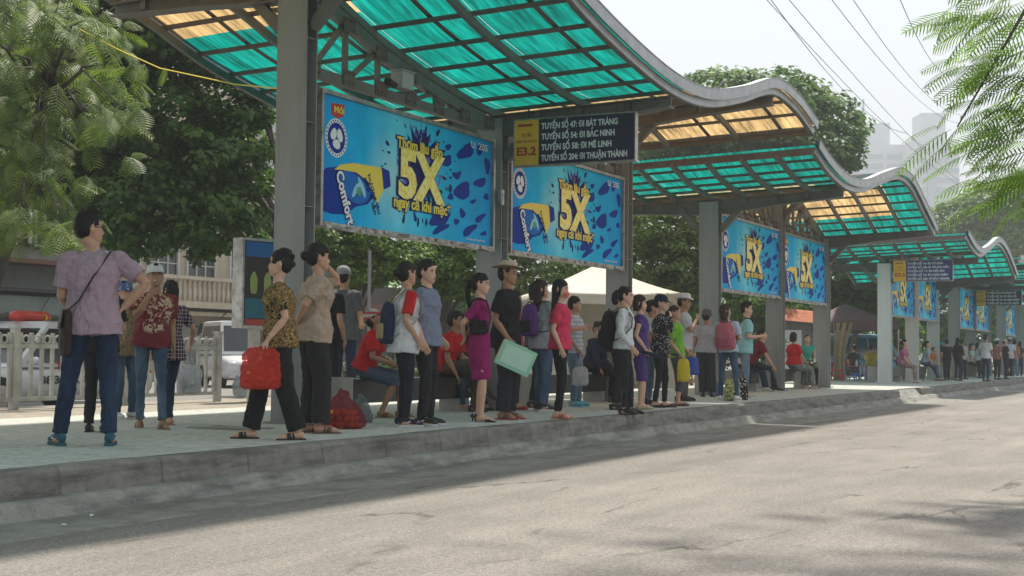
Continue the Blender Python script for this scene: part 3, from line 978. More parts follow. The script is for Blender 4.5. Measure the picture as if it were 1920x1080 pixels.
def fern_tree(name, label, base, trunk, tips, mat, per_tip, L, pairs, toothed, spread, group, trunk_r=.16, down=.3):
    """tips: points (relative) at which sprays of fronds sit"""
    r = thing(name, label, 'tree', base, 0, group)
    m = MB(); m.tube(trunk, [trunk_r * (1 - .5 * i / (len(trunk) - 1)) for i in range(len(trunk))], 8); m.build('trunk', M_bark, r, True)
    F = frond_mesh(pairs, L * (.30 if pairs > 11 else .40), L, toothed)
    out = []
    m = MB()
    for k, (tip, dr) in enumerate(tips):
        tip = Vector(tip); dr = Vector(dr)
        if dr.length < .1: dr = Vector((rnd.uniform(-1, 1), rnd.uniform(-1, 1), 0))
        dr.normalize()
        if k % (3 if pairs < 11 else 16) == 0:
            a = min((Vector(p) for p in trunk[1:]), key=lambda p: (p - tip).length)
            mid = a.lerp(tip, .5) + Vector((0, 0, .15 * (tip - a).length))
            m.tube([a, mid, tip], [.045, .022, .006], 5)
        for j in range(per_tip):
            az = math.atan2(dr.y, dr.x) + rnd.gauss(0, spread)
            el = -down + rnd.gauss(0, .28)
            s_ = rnd.uniform(.65, 1.15)
            M = (Matrix.Rotation(az, 3, 'Z') @ Matrix.Rotation(-el, 3, 'Y') @ Matrix.Rotation(rnd.gauss(0, .35), 3, 'X')) * s_
            o = tip - dr * rnd.uniform(0, L * .9) + Vector((rnd.gauss(0, .25), rnd.gauss(0, .25), rnd.gauss(0, .12))) * L
            out.append(F @ np.array(M.transposed()) + np.array(o))
    m.build('limb', M_bark, r, True)
    V = np.concatenate(out)
    np_mesh('crown', V, np.arange(len(V), dtype=np.int32).reshape(-1, 4), mat, r)
    return r

def rel(p, b): return tuple(Vector(p) - Vector(b))
# blobs given by what they cover in the study photo: (px, py, forward distance, radius x, radius depth, radius z)
def mkblobs(base, lst):
    out = []
    for px, py, d, rx, ry, rz in lst:
        p = at_d(px, py, d) - Vector(base)
        out.append((p.x, p.y, p.z, rx, ry, rz))
    return out
def ground_under(px, d, z=0):
    p = at_d(px, 660, d); return (p.x, p.y, z)

# big dark broad-leaved tree, left
b = ground_under(550, 29)
leafy_tree('broadleaf_tree', 'large dark broad leaved tree behind the left fence', b, 7,
           mkblobs(b, [(230, 60, 29, 1.8, 1.8, 1.2), (400, 40, 29, 1.6, 1.8, 1.1), (150, 190, 30, 1.6, 1.6, .9), (440, 200, 28.5, .85, 1.2, .42), (330, 150, 29.5, 1.3, 1.2, .5), (440, 110, 28.5, .9, 1.2, .5), (300, 230, 28, 1.0, 1.3, .55), (380, 300, 28, 1.45, 1.5, .55),
                       (470, 330, 27.5, .5, .8, .55), (290, 370, 28, 1.3, 1.3, .75), (440, 390, 27.5, .65, .9, .42), (240, 440, 28.5, 1.1, 1.2, .5), (350, 450, 28, .9, 1.0, .38), (90, 300, 30, 1.8, 1.6, 1.3), (60, 90, 30, 1.8, 1.8, 1.6), (300, -90, 29, 3.4, 2.5, 1.3), (400, 250, 30, 1.2, 1.2, .55), (190, 330, 30, 1.2, 1.2, .8), (470, 260, 29, .6, .9, .5), (410, 360, 30, 1.1, 1, .5), (250, 120, 31, 1.6, 1.5, .7), (200, 410, 28.5, .9, 1, .5), (300, 420, 28, 1.1, 1.2, .55), (410, 440, 28, .8, 1, .4), (350, 240, 30.5, 1.3, 1.2, .6), (480, 180, 29, .5, .8, .4), (260, 300, 30.5, 1.5, 1.2, .8), (440, 440, 28.5, .6, .8, .35), (470, 410, 28, .5, .8, .35), (380, 400, 29, .9, 1, .5), (150, 450, 29, .9, 1, .3)]),
           LEAF_DARK, 780, 46, .34, .16, .2, asp=.6, shell=.3)
# feathery tree, far left
tips = []
r_ = random.Random(11)
b = ground_under(-60, 23)
for i in range(300):
    px_ = r_.uniform(-90, 290); py_ = r_.uniform(-60, 440)
    if px_ > 150 + 90 * math.sin(py_ / 70.) + (60 if py_ > 150 else 0) and r_.random() < .93: continue
    d = r_.uniform(20.5, 24)
    p = at_d(px_, py_, d) - Vector(b)
    tips.append((tuple(p), (r_.uniform(-.2, 1), r_.uniform(-.9, .2), 0)))
for px_, py_ in ((185, 25), (210, 45), (75, 25), (95, 40), (60, 15), (130, 420), (110, 430), (20, 410), (45, 390), (230, 210), (260, 195)):
    for q in range(2): tips.append((tuple(at_d(px_ + q * 8, py_, 19.8) - Vector(b)), (.8, -.5, 0)))
fern_tree('feathery_tree', 'feathery drooping yellow green tree at the left edge behind the fence', b,
          [(0, 0, 0), (.2, .2, 2.0), (.7, .4, 3.6), (1.2, .3, 5.0)], tips, LEAF_DROOP, 4, .50, 9, 0, .8, 'trees behind the platform', .2, .55)
# yellow cable
p0, p1, p2, p3 = at_d(150, 55, 20), at_d(300, 128, 19.2), at_d(440, 158, 18), at_d(520, 166, 15.3)
tag(MB().tube([p0, p0.lerp(p1, .5) - Vector((0, 0, .02)), p1, p2, p3], .008, 5).build('cable', M_ylw), 'thin yellow cable running from the left tree to the shelter roof', 'cable')

# near fern-leaved tree on the right
b = (2.6, 13.5, 0)
tips = []
r_ = random.Random(3)
edge = lambda y: 1925 - (60 + 125 * max(0, math.sin((y + 20) / 400 * math.pi)))
sprays = [(1800, 10, 11), (1850, 40, 11), (1900, 20, 11), (1795, 130, 10.6), (1830, 120, 11), (1870, 150, 11), (1910, 130, 11), (1840, 200, 11), (1890, 230, 11), (1915, 190, 10.8), (1835, 250, 11.2), (1870, 290, 11), (1905, 310, 11),
          (1870, 335, 11.3), (1900, 360, 11.2), (1795, 30, 11.2), (1790, 225, 11), (1912, 80, 11), (1915, 270, 11.5), (1880, 90, 12), (1900, 350, 12)]
for px_, py_, d in sprays:
    for q in range(2):
        p = at_d(px_ + r_.uniform(-14, 14), py_ + r_.uniform(-14, 14), d + r_.uniform(-.5, .5)) - Vector(b)
        tips.append((tuple(p), (-1, -.25 + r_.uniform(-.3, .3), 0)))
for i in range(150):       # the crown above the road, out of the picture, that shades it
    lat, t, z = r_.uniform(1.4, 5.2), r_.uniform(8.6, 14.4), r_.uniform(5.1, 6.3)
    if math.sin(lat * 2.3 + 1) * math.sin(t * 1.5 + .6) < -.15 or lat > 1.8 + (14.5 - t) * .62: continue
    tips.append((tuple(Vector((-lat, t, z)) - Vector(b)), (-1, -.2, 0)))
for i in range(22):
    px_ = r_.uniform(1960, 2150); py_ = r_.uniform(-150, 300)
    tips.append((tuple(at_d(px_, py_, r_.uniform(10.5, 13)) - Vector(b)), (r_.uniform(-1, .3), r_.uniform(-1, 1), 0)))
fern_tree('fern_leaved_tree', 'fern leaved tree whose bright fronds enter at the upper right', b,
          [(0, 0, 0), (-.2, 0, 2.0), (-.5, -.1, 3.6), (-1.2, -.4, 5.0), (-2.5, -1.2, 5.6)], tips, LEAF_FERN, 4, .46, 13, 0, .36, 'trees beside the road', .17, .25)

# trees and bushes behind the shelters
def bg_tree(name, label, px, d, blobs, mat, clumps, per, cr, leaf, tr=.15, h=4, group='trees behind the platform'):
    b = ground_under(px, d)
    return leafy_tree(name, label, b, h, mkblobs(b, blobs), mat, clumps, per, cr, leaf, tr, group)
bg_tree('lime_green_tree', 'small bright lime green tree behind the red bag woman', 660, 33,
        [(620, 470, 33, .9, 1, .75), (690, 450, 33, 1.1, 1, .6), (740, 490, 33, .9, 1, .5), (680, 510, 33, 1.0, 1, .4), (610, 430, 33, .8, 1, .4), (760, 450, 33.5, .7, 1, .5), (545, 450, 34, .9, 1, .45)], LEAF_LIME, 260, 36, .26, .14)
bg_tree('green_bush_tree', 'mid green tree behind the magenta dress woman', 840, 34,
        [(820, 500, 34, .8, 1, .6), (870, 490, 34, .9, 1, .7), (850, 460, 34.5, 1, 1, .5), (800, 540, 34, .5, .8, .3), (880, 540, 34, .5, .8, .3)], LEAF_LIME, 230, 36, .24, .13)
bg_tree('dark_green_tree', 'dark green tree filling the gap behind the second advertising board', 985, 38,
        [(960, 520, 38, 1.0, 1, .9), (1010, 500, 38, 1.2, 1.2, .7), (1060, 480, 39, 1.4, 1.2, .7), (1100, 500, 39, 1.2, 1.2, .6), (970, 590, 38, .6, .8, .6), (900, 400, 39, 2, 1.5, 1.4)], LEAF_OLIVE, 260, 38, .3, .14)
bg_tree('olive_tree', 'olive green tree between the near and second shelter', 1250, 42,
        [(1230, 420, 42, 1.3, 1.4, 1.0), (1290, 430, 42, 1.1, 1.4, 1.0), (1260, 490, 42, 1.4, 1.4, .9), (1205, 500, 42, 1.0, 1.4, .8), (1300, 520, 42, .9, 1.2, .7), (1240, 560, 42, 1.2, 1.4, .6), (1300, 590, 42, .7, 1, .5), (1180, 580, 43, 1.4, 1.2, .6)],
        LEAF_OLIVE, 420, 38, .3, .15, .2, 5)
bg_tree('shaded_tree', 'dark tree under the blue boards of the second shelter', 1400, 45,
        [(1380, 580, 45, 1.2, 1.2, .8), (1430, 580, 45, .9, 1.2, .8), (1350, 640, 45, .9, 1, .6), (1420, 620, 45, .9, 1, .5), (1400, 520, 46, 1.8, 1.5, 1.0), (1470, 560, 47, 1.2, 1.5, .8)], LEAF_MID, 260, 36, .3, .15, .2, 4)
bg_tree('tall_round_tree', 'tall round crowned tree rising above the shelter roofs', 1440, 62,
        [(1350, 180, 62, 2.2, 2.4, 1.2), (1440, 210, 62, 3.2, 3, 1.8), (1530, 240, 62, 2.2, 2.4, 1.6), (1570, 280, 61, 1.1, 2, 1.1), (1470, 280, 61, 3.0, 3, 1.4), (1340, 250, 61, 2.6, 3, 1.4), (1400, 330, 61, 3.5, 3, 1.2), (1560, 300, 60, 1.0, 2, .9), (1250, 260, 62, 2.5, 2.5, 1.2), (1300, 210, 62, 1.6, 2, 1.0)],
        LEAF_FAR, 800, 40, .5, .26, .35, 9)
bg_tree('leafless_gap_tree', 'dark open crowned tree above the purple parasol', 1600, 55,
        [(1580, 510, 55, 1.2, 1.5, .7), (1630, 530, 55, 1.2, 1.5, .6), (1600, 570, 56, 1.4, 1.5, .4), (1640, 590, 56, .9, 1.2, .5), (1560, 560, 56, .8, 1.2, .5)], LEAF_DARK, 200, 34, .3, .18, .2, 5)
bg_tree('light_green_tree', 'light green tree behind the third shelter boards', 1760, 75,
        [(1700, 560, 75, 1.5, 2, 1.5), (1780, 580, 75, 1.5, 2, 1.6), (1850, 570, 76, 1.5, 2, 1.6), (1740, 630, 75, 1.8, 2, 1), (1820, 640, 75, 1.8, 2, 1), (1900, 620, 76, 1.5, 2, 1.2)], LEAF_FAR, 320, 34, .45, .26, .25, 5)
bg_tree('hazy_tree', 'pale green hazy tree right of the towers', 1850, 115,
        [(1800, 420, 115, 2.5, 3, 2), (1860, 390, 115, 3, 3, 2.4), (1920, 380, 115, 3, 3, 2.4), (1840, 450, 115, 4, 3, 2), (1910, 450, 115, 4, 3, 2.5), (1780, 470, 118, 2.5, 3, 1.5), (1700, 480, 118, 4, 3, 1.4)], LEAF_LIME, 420, 34, .8, .42, .4, 10, 'trees far along the road')
bg_tree('hazy_tree', 'low green tree line behind the second shelter columns', 1100, 60,
        [(900, 590, 60, 3, 2, 1.5), (1020, 600, 60, 3, 2, 1.3), (1120, 590, 60, 3, 2, 1.3), (1240, 600, 60, 3.0, 2, 1.4), (1340, 600, 60, 3, 2, 1.6), (1480, 600, 62, 3, 2, 1.6), (1600, 600, 64, 3, 2, 1.8), (800, 590, 60, 2.5, 2, 1.5)], LEAF_MID, 460, 34, .6, .34, .4, 6)

# ---------------------------------------------------------------- buildings
M_cream = dirty('cream_render', (.56, .49, .37), (.33, .28, .21), 2, .85, .6, streak=True)
M_whiter = dirty('white_render', (.66, .66, .63), (.42, .41, .38), 2, .8, .5, streak=True)
M_grayr = dirty('grey_render', (.27, .29, .27), (.15, .15, .14), 2, .8, .6, streak=True)
M_glass = plain('dark_glass', (.018, .024, .028), .12, .3, 2, .8)
M_shut = dirty('roller_shutter', (.26, .27, .27), (.15, .14, .13), 2, .6, .5)
M_awn = dirty('awning_green_grey', (.20, .25, .235), (.1, .11, .1), 1.5, .7, .5)
M_tile = dirty('roof_brown', (.17, .07, .05), (.08, .05, .04), 4, .8, .6)
M_wood = dirty('wood_worn', (.30, .21, .13), (.16, .11, .07), 5, .7, .6)
# facades are planes parallel to the kerb; lat = distance, placed by t
def facade(root, lat, t0, t1, z0, z1, mat, depth=6):
    b = root.location
    MB().box((-lat - depth / 2 - b.x, (t0 + t1) / 2 - b.y, (z0 + z1) / 2 - b.z), (depth, t1 - t0, z1 - z0)).build('wall', mat, root)
def window(root, lat, t, z, w, h, nb=2, rows=3, frame=None):
    b = root.location
    o = Vector((-lat - b.x, t - b.y, z - b.z))
    f = MB(); fw = .06
    f.box(o + Vector((.04, 0, h / 2)), (.1, w + .16, .08)); f.box(o + Vector((.07, 0, -h / 2 - .03)), (.2, w + .2, .06))
    for s_ in (-1, 1): f.box(o + Vector((.04, s_ * (w / 2 + .03), 0)), (.1, .08, h - .08))
    for i in range(1, nb): f.box(o + Vector((.03, -w / 2 + w * i / nb, 0)), (.06, .05, h - .09))
    for i in range(1, rows): f.box(o + Vector((.025, 0, -h / 2 + h * i / rows)), (.04, w - .03, .035))
    win = f.build('window', frame or M_whiter, root)
    g = MB().box(o + Vector((.006, 0, 0)), (.02, w, h - .05)).build('pane', M_glass, root)
    g.parent = win
LBD = 33.0
r = thing('cream_building', 'cream house with balustrade balcony and a TÂN shop sign', 'building', (-LBD, 33, 0))
T = lambda px: t_at(px, LBD)
facade(r, LBD, T(150), T(476), 0, 10.5, M_cream)
for px in (225, 300, 372, 440):
    for z in (4.3, 7.4):
        if px < 440 or z < 6: window(r, LBD, T(px), z, 1.5 if px != 440 else .8, 1.5, 3 if px != 440 else 2, 3)
ob = r.location
m = MB()
Zc = 3.35
m.box((-LBD + .6 - ob.x, (T(250) + T(445)) / 2 - ob.y, Zc - .75 - .0), (1.25, T(445) - T(250), .22))
m.box((-LBD + .5 - ob.x, (T(250) + T(445)) / 2 - ob.y, Zc - 1.05), (.95, T(445) - T(250), .14))
m.build('balcony_slab', M_cream, r)
m = MB(); m.box((-LBD + 1.15 - ob.x, (T(250) + T(445)) / 2 - ob.y, Zc + .16), (.22, T(445) - T(250), .12))
m.build('balcony_rail', M_cream, r)
m = MB(); k = int((T(445) - T(250)) / .26)
for i in range(k):
    y = T(250) + .13 + i * .26 - ob.y
    m.lathe([(.045, 0), (.05, .06), (.09, .2), (.085, .32), (.04, .48), (.06, .62), (.06, .72)], 8, (-LBD + 1.15 - ob.x, y, Zc - .63))
m.build('balustrade', M_cream, r)
m = MB()
for z in (5.75, 8.9): m.box((-LBD + .25 - ob.x, (T(150) + T(476)) / 2 - ob.y, z), (.6, T(476) - T(150) + .3, .22)); m.box((-LBD + .15 - ob.x, (T(150) + T(476)) / 2 - ob.y, z - .2), (.35, T(476) - T(150) + .2, .15))
m.build('cornice', M_cream, r)
MB().box((-LBD + .06 - ob.x, (T(285) + T(425)) / 2 - ob.y, 1.75), (.1, T(425) - T(285), .5)).build('shop_sign', plain('sign_grey', (.30, .31, .30), .6), r)
text_mesh('lettering', 'TÂN', M_dark, r, .33, 1.2, .06, (-LBD + .125 - ob.x, T(352) - ob.y, 1.58), (0, 1, 0))
for a, c in ((300, 378), (384, 430)):
    m = MB(); ya, yb = T(a) - ob.y, T(c) - ob.y
    for i in range(15): m.box((-LBD + .05 - ob.x, (ya + yb) / 2, .06 + i * .1), (.06 + .02 * (i % 2), yb - ya, .092))
    m.build('shutter', M_shut, r)
m = MB(); m.tube([(-LBD + .3 - ob.x, T(398) - ob.y, 0), (-LBD + .3 - ob.x, T(398) - ob.y, 2.3)], .05, 8); m.build('drain_pipe', M_whiter, r)
m = MB(); a_ = (-LBD + 1.3 - ob.x, T(408) - ob.y, 3.1); m.tube([a_, (-LBD + .9 - ob.x, T(368) - ob.y, 2.05)], .02, 6); m.build('cable', M_dark, r)

r = thing('white_building', 'white building with louvred window beside the first column', 'building', (-LBD, 44, 0))
ob = r.location
facade(r, LBD + .5, T(478), T(640), 0, 12.5, M_whiter)
for z in (4.2, 7.6, 10.6):
    for px in (492, 560, 610):
        window(r, LBD + .5, T(px), z, 1.5, 2.0 if z > 7 else 1.4, 2, 9, M_whiter)
m = MB(); m.box((-LBD - .3 - ob.x, (T(478) + T(640)) / 2 - ob.y, 6.1), (.5, T(640) - T(478), .25)); m.build('cornice', M_whiter, r)

r = thing('dark_shop_building', 'dark glass fronted shop with grey green awning behind the taxi', 'building', (-30.0, 20, 0))
ob = r.location
L2 = 30.0; T2 = lambda px: t_at(px, L2)
facade(r, L2, T2(-160), T2(212), 0, 9, M_grayr)
m = MB(); m.box((-L2 + .03 - ob.x, (T2(-150) + T2(205)) / 2 - ob.y, 1.0), (.1, T2(205) - T2(-150), 1.7)); m.build('shop_glass', M_glass, r)
m = MB()
for px in (-60, 20, 62, 120, 170): m.box((-L2 + .1 - ob.x, T2(px) - ob.y, 1.0), (.08, .08, 1.9))
m.build('mullion', M_shut, r)
m = MB(); m.box((-L2 + .35 - ob.x, (T2(-150) + T2(205)) / 2 - ob.y, 2.22), (.9, T2(205) - T2(-150), .5)); m.build('awning', M_awn, r)
m = MB(); m.box((-L2 + .5 - ob.x, (T2(-150) + T2(205)) / 2 - ob.y, 2.62), (1.2, T2(205) - T2(-150), .1)); m.build('cornice', M_dark, r)
m = MB(); m.box((-L2 + .4 - ob.x, (T2(-150) + T2(150)) / 2 - ob.y, 3.42), (1.1, T2(150) - T2(-150), .12)); m.build('roof_edge', M_tile, r)
for px in (10, 60, 110, 170): window(r, L2, T2(px), 4.6, 1.4, 1.3, 2, 2)
m = MB(); m.tube([(-L2 + .9 - ob.x, T2(-40) - ob.y, 2.0), (-L2 + .9 - ob.x, T2(20) - ob.y, 1.8), (-L2 + .9 - ob.x, T2(50) - ob.y, 2.6)], .015, 5); m.build('cable', M_dark, r)
m = MB()
for px in (46,): m.box((-L2 + .12 - ob.x, T2(px) - ob.y, 1.72), (.02, .25, .08))
m.build('price_tag', M_wt, r)

# low dark shops behind the lime tree
r = thing('low_shop_row', 'low dark shop row behind the trees and benches', 'building', (-31, 40, 0))
ob = r.location; L3 = 31; T3 = lambda px: t_at(px, L3)
facade(r, L3, T3(520), T3(1010), 0, 3.7, dirty('dark_render', (.10, .095, .085), (.05, .05, .045), 2, .8, .6))
m = MB()
for i, px in enumerate(range(560, 990, 48)):
    m.box((-L3 + .05 - ob.x, T3(px) - ob.y, 1.3), (.12, (T3(px + 36) - T3(px)) * .92, 2.2))
m.build('shop_glass', M_glass, r)
m = MB(); m.box((-L3 + .5 - ob.x, (T3(520) + T3(1010)) / 2 - ob.y, 2.75), (1.3, T3(1010) - T3(520), .3)); m.build('awning', M_tile, r)
for px, tx in ((650, 'MAY'), (760, 'PHO')):
    pass
# hazy towers
M_tower = plain('tower_white', (.62, .66, .68), .6, .06, .02)
M_tband = plain('tower_band', (.30, .37, .42), .4, .1, .02)
def tower(label, px0, px1, ytop, d, bands, extra=None):
    p0, p1 = at_d(px0, 600, d), at_d(px1, 600, d)
    zt = at_d(px0, ytop, d).z
    W = (p1 - p0).length; c = (p0 + p1) / 2
    r = thing('tower_block', label, 'tower block', (c.x, c.y, 0), KA, 'hazy towers on the skyline')
    MB().box((0, 15, zt / 2), (W, 30, zt)).build('wall', M_tower, r)
    m = MB(); nb = int(zt / 4.2)
    for i in range(1, nb):
        for a, b_ in bands: m.box((-W / 2 + W * (a + b_) / 2, -.3, i * 4.2), (W * (b_ - a), 1.0, 1.9))
    m.build('window_band', M_tband, r)
    if extra: extra(r, W, zt)
def ex1(r, W, zt):
    MB().box((-W * .1, 12, zt + 5), (W * .5, 16, 10)).build('penthouse', M_tower, r)
    m = MB(); m.tube([(-W * .2, 12, zt + 9), (-W * .2, 12, zt + 22)], .5, 6); m.build('mast', M_tband, r)
def ex2(r, W, zt):
    MB().box((0, 12, zt + 6), (W * .55, 14, 12)).build('penthouse', M_tower, r)
    MB().box((-W * .12, -.9, zt * .45), (W * .2, 1.2, zt * .86)).build('window_strip', M_tband, r)
tower('broad hazy tower left of the tall one on the skyline', 1596, 1716, 268, 620, [(.04, .5), (.56, .96)], ex1)
tower('tallest hazy tower with a dark central strip on the skyline', 1716, 1800, 258, 600, [(.02, .25), (.5, .98)], ex2)
# overhead wires
for i, (a, b_, d0, d1) in enumerate((((1438, 0), (1835, 366), 30, 88), ((1446, 0), (1700, 250), 30, 60), ((1480, 0), (1850, 372), 31, 90), ((1560, 0), (1800, 232), 32, 75),
                                     ((1600, 0), (1800, 215), 33, 75), ((1688, 0), (1790, 140), 34, 60))):
    A, Bv = at_d(*a, d0), at_d(*b_, d1)
    pts = []
    for k in range(-6, 19):
        u = k / 12
        p = A.lerp(Bv, u); p.z -= (1.2 * (1 - (2 * u - 1) ** 2) if 0 <= u <= 1 else -1.0 * abs(u - round(u)) ) * .5
        pts.append(p)
    tag(MB().tube(pts, .010, 4).build('power_line', M_dark), ['overhead power line, lowest and nearest the roofs of the six', 'short overhead power line beside the lowest one', 'overhead power line third from the left at the top edge',
         'overhead power line fourth from the left at the top edge', 'overhead power line fifth from the left crossing before the towers', 'overhead power line nearest the fern leaved tree'][i], 'power line', 'overhead power lines')
tag(MB().tube([(-6.5, 18.5, 4.62), (-6.9, 19.6, 4.60), (-7.0, 21, 5.3)], .015, 5).build('roof_cable', M_dark), 'thin cable lying over the top of the near wavy roof', 'cable')

# ---------------------------------------------------------------- cloth, skin, hair
def m_skin(name, c):
    s = NT(name); v = s.coord()
    n = s.noise(v, 30, 3)
    col = s.mix(1, c, s.ramp(n, [(.3, .82), (.7, 1.0)]), 'MULTIPLY')
    p = s.bsdf(col, .5, s.bump(n, .1, .003), 0, .35)
    p.inputs['Subsurface Weight'].default_value = .06
    p.inputs['Subsurface Radius'].default_value = (.02, .008, .004)
    return s.done(p)
SKIN = {'a': m_skin('skin_light', (.60, .37, .26)), 'b': m_skin('skin_mid', (.50, .29, .19)), 'c': m_skin('skin_tan', (.35, .19, .115))}
def m_hair(name, c):
    s = NT(name)
    n = s.noise(s.coord((1, 1, .25)), 90, 4)
    return s.done(s.bsdf(s.mix(1, c, s.ramp(n, [(.3, .4), (.7, 1.0)]), 'MULTIPLY'), .55, s.bump(n, .8, .008), 0, .25))
HAIR = m_hair('hair_black', (.012, .010, .010)); HAIRB = m_hair('hair_brown', (.035, .018, .012))
def cloth(name, c, kind='plain', c2=None, sc=1.0, rough=.85, sheen=0):
    if name in MATS: return MATS[name]
    s = NT(name)
    v = s.coord((1, 1, 1))
    fold = s.noise(s.coord((1, 1, .55), rot=(.5, .4, 0)), 8, 4, .55, 1.6)
    weave = s.noise(v, 240, 2)
    col = c
    if kind == 'plaid':
        def bands(d, k, th):
            w_ = s.n('ShaderNodeTexWave', wave_type='BANDS', bands_direction=d)
            w_.inputs['Scale'].default_value = k * sc; w_.inputs['Distortion'].default_value = .15
            s.l(v, w_.inputs['Vector']); return s.ramp(w_.outputs[1], [(th, 0.0), (th + .08, 1.0)])
        a, b_ = bands('X', 4.2, .55), bands('Z', 4.2, .55)
        a2, b2 = bands('X', 8.4, .90), bands('Z', 8.4, .90)
        col = s.mix(a, c, c2); col = s.mix(s.mix(1, b_, (.75,) * 3, 'MULTIPLY'), col, c2)
        col = s.mix(a2, col, (.45, .42, .42)); col = s.mix(b2, col, (.45, .42, .42))
    elif kind == 'dots':
        vo = s.n('ShaderNodeTexVoronoi'); vo.inputs['Scale'].default_value = 38 * sc
        s.l(v, vo.inputs['Vector'])
        col = s.mix(s.ramp(vo.outputs[0], [(.22, 1.0), (.34, 0.0)]), c, c2)
    elif kind == 'floral':
        n = s.noise(v, 22 * sc, 3, .6, 1.6); n2 = s.noise(v, 15 * sc, 4, .6, 2.2)
        col = s.mix(s.ramp(n, [(.44, 0.0), (.47, 1.0), (.56, 1.0), (.59, 0.0)]), c, c2)
        col = s.mix(s.ramp(n2, [(.60, 0.0), (.63, 1.0)]), col, tuple(min(1, x * 1.5 + .04) for x in c2))
        col = s.mix(s.ramp(n2, [(.33, .8), (.36, 0.0)]), col, (.03, .035, .10))
    elif kind == 'stripes':
        w_ = s.n('ShaderNodeTexWave', wave_type='BANDS', bands_direction='Z')
        w_.inputs['Scale'].default_value = 9 * sc
        s.l(v, w_.inputs['Vector']); col = s.mix(s.ramp(w_.outputs[1], [(.5, 0.0), (.6, 1.0)]), c, c2)
    elif kind == 'check':
        w1 = s.n('ShaderNodeTexWave', wave_type='BANDS', bands_direction='X'); w2 = s.n('ShaderNodeTexWave', wave_type='BANDS', bands_direction='Z')
        for w_ in (w1, w2): w_.inputs['Scale'].default_value = 26 * sc; s.l(v, w_.inputs['Vector'])
        col = s.mix(s.mix(1, w1.outputs[0], (.55,) * 3, 'MULTIPLY'), c, c2); col = s.mix(s.mix(1, w2.outputs[0], (.45,) * 3, 'MULTIPLY'), col, c2)
    elif kind == 'denim':
        n = s.noise(s.coord((1, 1, .35)), 5, 4)
        col = s.mix(s.ramp(n, [(.45, 0.0), (.68, .8)]), c, c2 or tuple(x * 2.2 for x in c))
    col = s.mix(.45, col, s.ramp(fold, [(.3, .80), (.6, 1.0)]), 'MULTIPLY')
    p = s.bsdf(col, rough, s.bump(s.mix(.10, fold, weave), 1.0, .055), 0, .2)
    if sheen: p.inputs['Sheen Weight'].default_value = sheen
    return s.done(p)
TEX = {}
def disp_tex(size):
    k = round(size, 3)
    if k not in TEX:
        t = bpy.data.textures.new('cloth_folds', 'CLOUDS'); t.noise_scale = size; t.noise_depth = 2; TEX[k] = t
    return TEX[k]
def fuse(o, vox, smooth=4, disp=0, dsize=.07):
    m = o.modifiers.new('fuse', 'REMESH'); m.mode = 'VOXEL'; m.voxel_size = vox; m.use_smooth_shade = True
    if smooth:
        q = o.modifiers.new('soften', 'SMOOTH'); q.iterations = smooth; q.factor = .5
    if disp:
        d = o.modifiers.new('folds', 'DISPLACE'); d.texture = disp_tex(dsize); d.strength = disp; d.mid_level = .5; d.texture_coords = 'LOCAL'
    return o

def ik(a, t, l1, l2, pole):
    a, t, pole = Vector(a), Vector(t), Vector(pole)
    d = t - a; L = min(d.length, (l1 + l2) * .998)
    d.normalize(); t = a + d * L
    x = (l1 * l1 - l2 * l2 + L * L) / (2 * L)
    h = math.sqrt(max(l1 * l1 - x * x, 0))
    p = pole - d * pole.dot(d)
    if p.length < 1e-4: p = Vector((0, 1, 0))
    p.normalize()
    return a + d * x + p * h, t
HEADR = [(-.004, .012, .070, .050), (.000, .026, .080, .036), (.015, .042, .086, .008), (.04, .055, .089, -.035), (.06, .061, .089, -.06), (.08, .065, .088, -.078), (.11, .070, .085, -.093), (.14, .073, .089, -.099), (.165, .070, .086, -.098),
         (.19, .061, .072, -.088), (.21, .045, .05, -.065), (.222, .024, .02, -.038), (.226, .006, -.005, -.015)]
def head_loft(m, X):
    n = 16; vs = []; fs = []
    for z, w_, f, b in HEADR:
        c, ry = (f + b) / 2, (f - b) / 2
        for k in range(n):
            a = 2 * math.pi * k / n
            sx = math.cos(a); sy = math.sin(a)
            q = .82 if sy > 0 and .02 < z < .15 else 1
            vs.append(X(Vector((w_ * math.copysign(abs(sx) ** (q), sx), c + ry * sy, z))))
    for i in range(len(HEADR) - 1):
        for k in range(n):
            a, b = i * n + k, i * n + (k + 1) % n
            fs.append((a, b, b + n, a + n))
    fs.append(tuple(range(n - 1, -1, -1))); fs.append(tuple((len(HEADR) - 1) * n + k for k in range(n)))
    m.add(vs, fs)
def hand(m, wrist, fore, palmn, s, curl, side):
    """palm and five fingers; fore = direction out of the forearm, palmn = palm facing"""
    f = Vector(fore).normalized(); pn = Vector(palmn); pn = (pn - f * pn.dot(f))
    if pn.length < 1e-3: pn = f.orthogonal()
    pn.normalize(); w_ = f.cross(pn) * side     # towards the thumb side
    p = Vector(wrist)
    m.tube([p - f * .02 * s, p + f * .025 * s, p + f * .06 * s, p + f * .088 * s], [(.017 * s, .026 * s), (.015 * s, .034 * s), (.014 * s, .040 * s), (.011 * s, .038 * s)], 10, up=pn)
    for i, (off, ln) in enumerate(((.030, .070), (.010, .078), (-.011, .073), (-.031, .058))):
        b = p + f * .082 * s + w_ * off * s
        d = f.copy(); pts = [b]; c = curl * (1 + .12 * i)
        for seg in (.45, .32, .25):
            d = (Matrix.Rotation(-c * side if False else 0, 3, 'X') @ d)
            ax = f.cross(pn)
            d = (Matrix.Rotation(c, 3, ax) @ d).normalized()
            pts.append(pts[-1] + d * ln * seg * s)
        m.tube(pts, [.0095 * s, .009 * s, .008 * s, .0065 * s], 6)
    b = p + f * .028 * s + w_ * .030 * s
    d = (f * .75 + w_ * .62 + pn * .35).normalized()
    m.tube([b, b + d * .035 * s, b + (d * .05 + f * .012) * s + f * .018 * s], [.013 * s, .011 * s, .008 * s], 6)

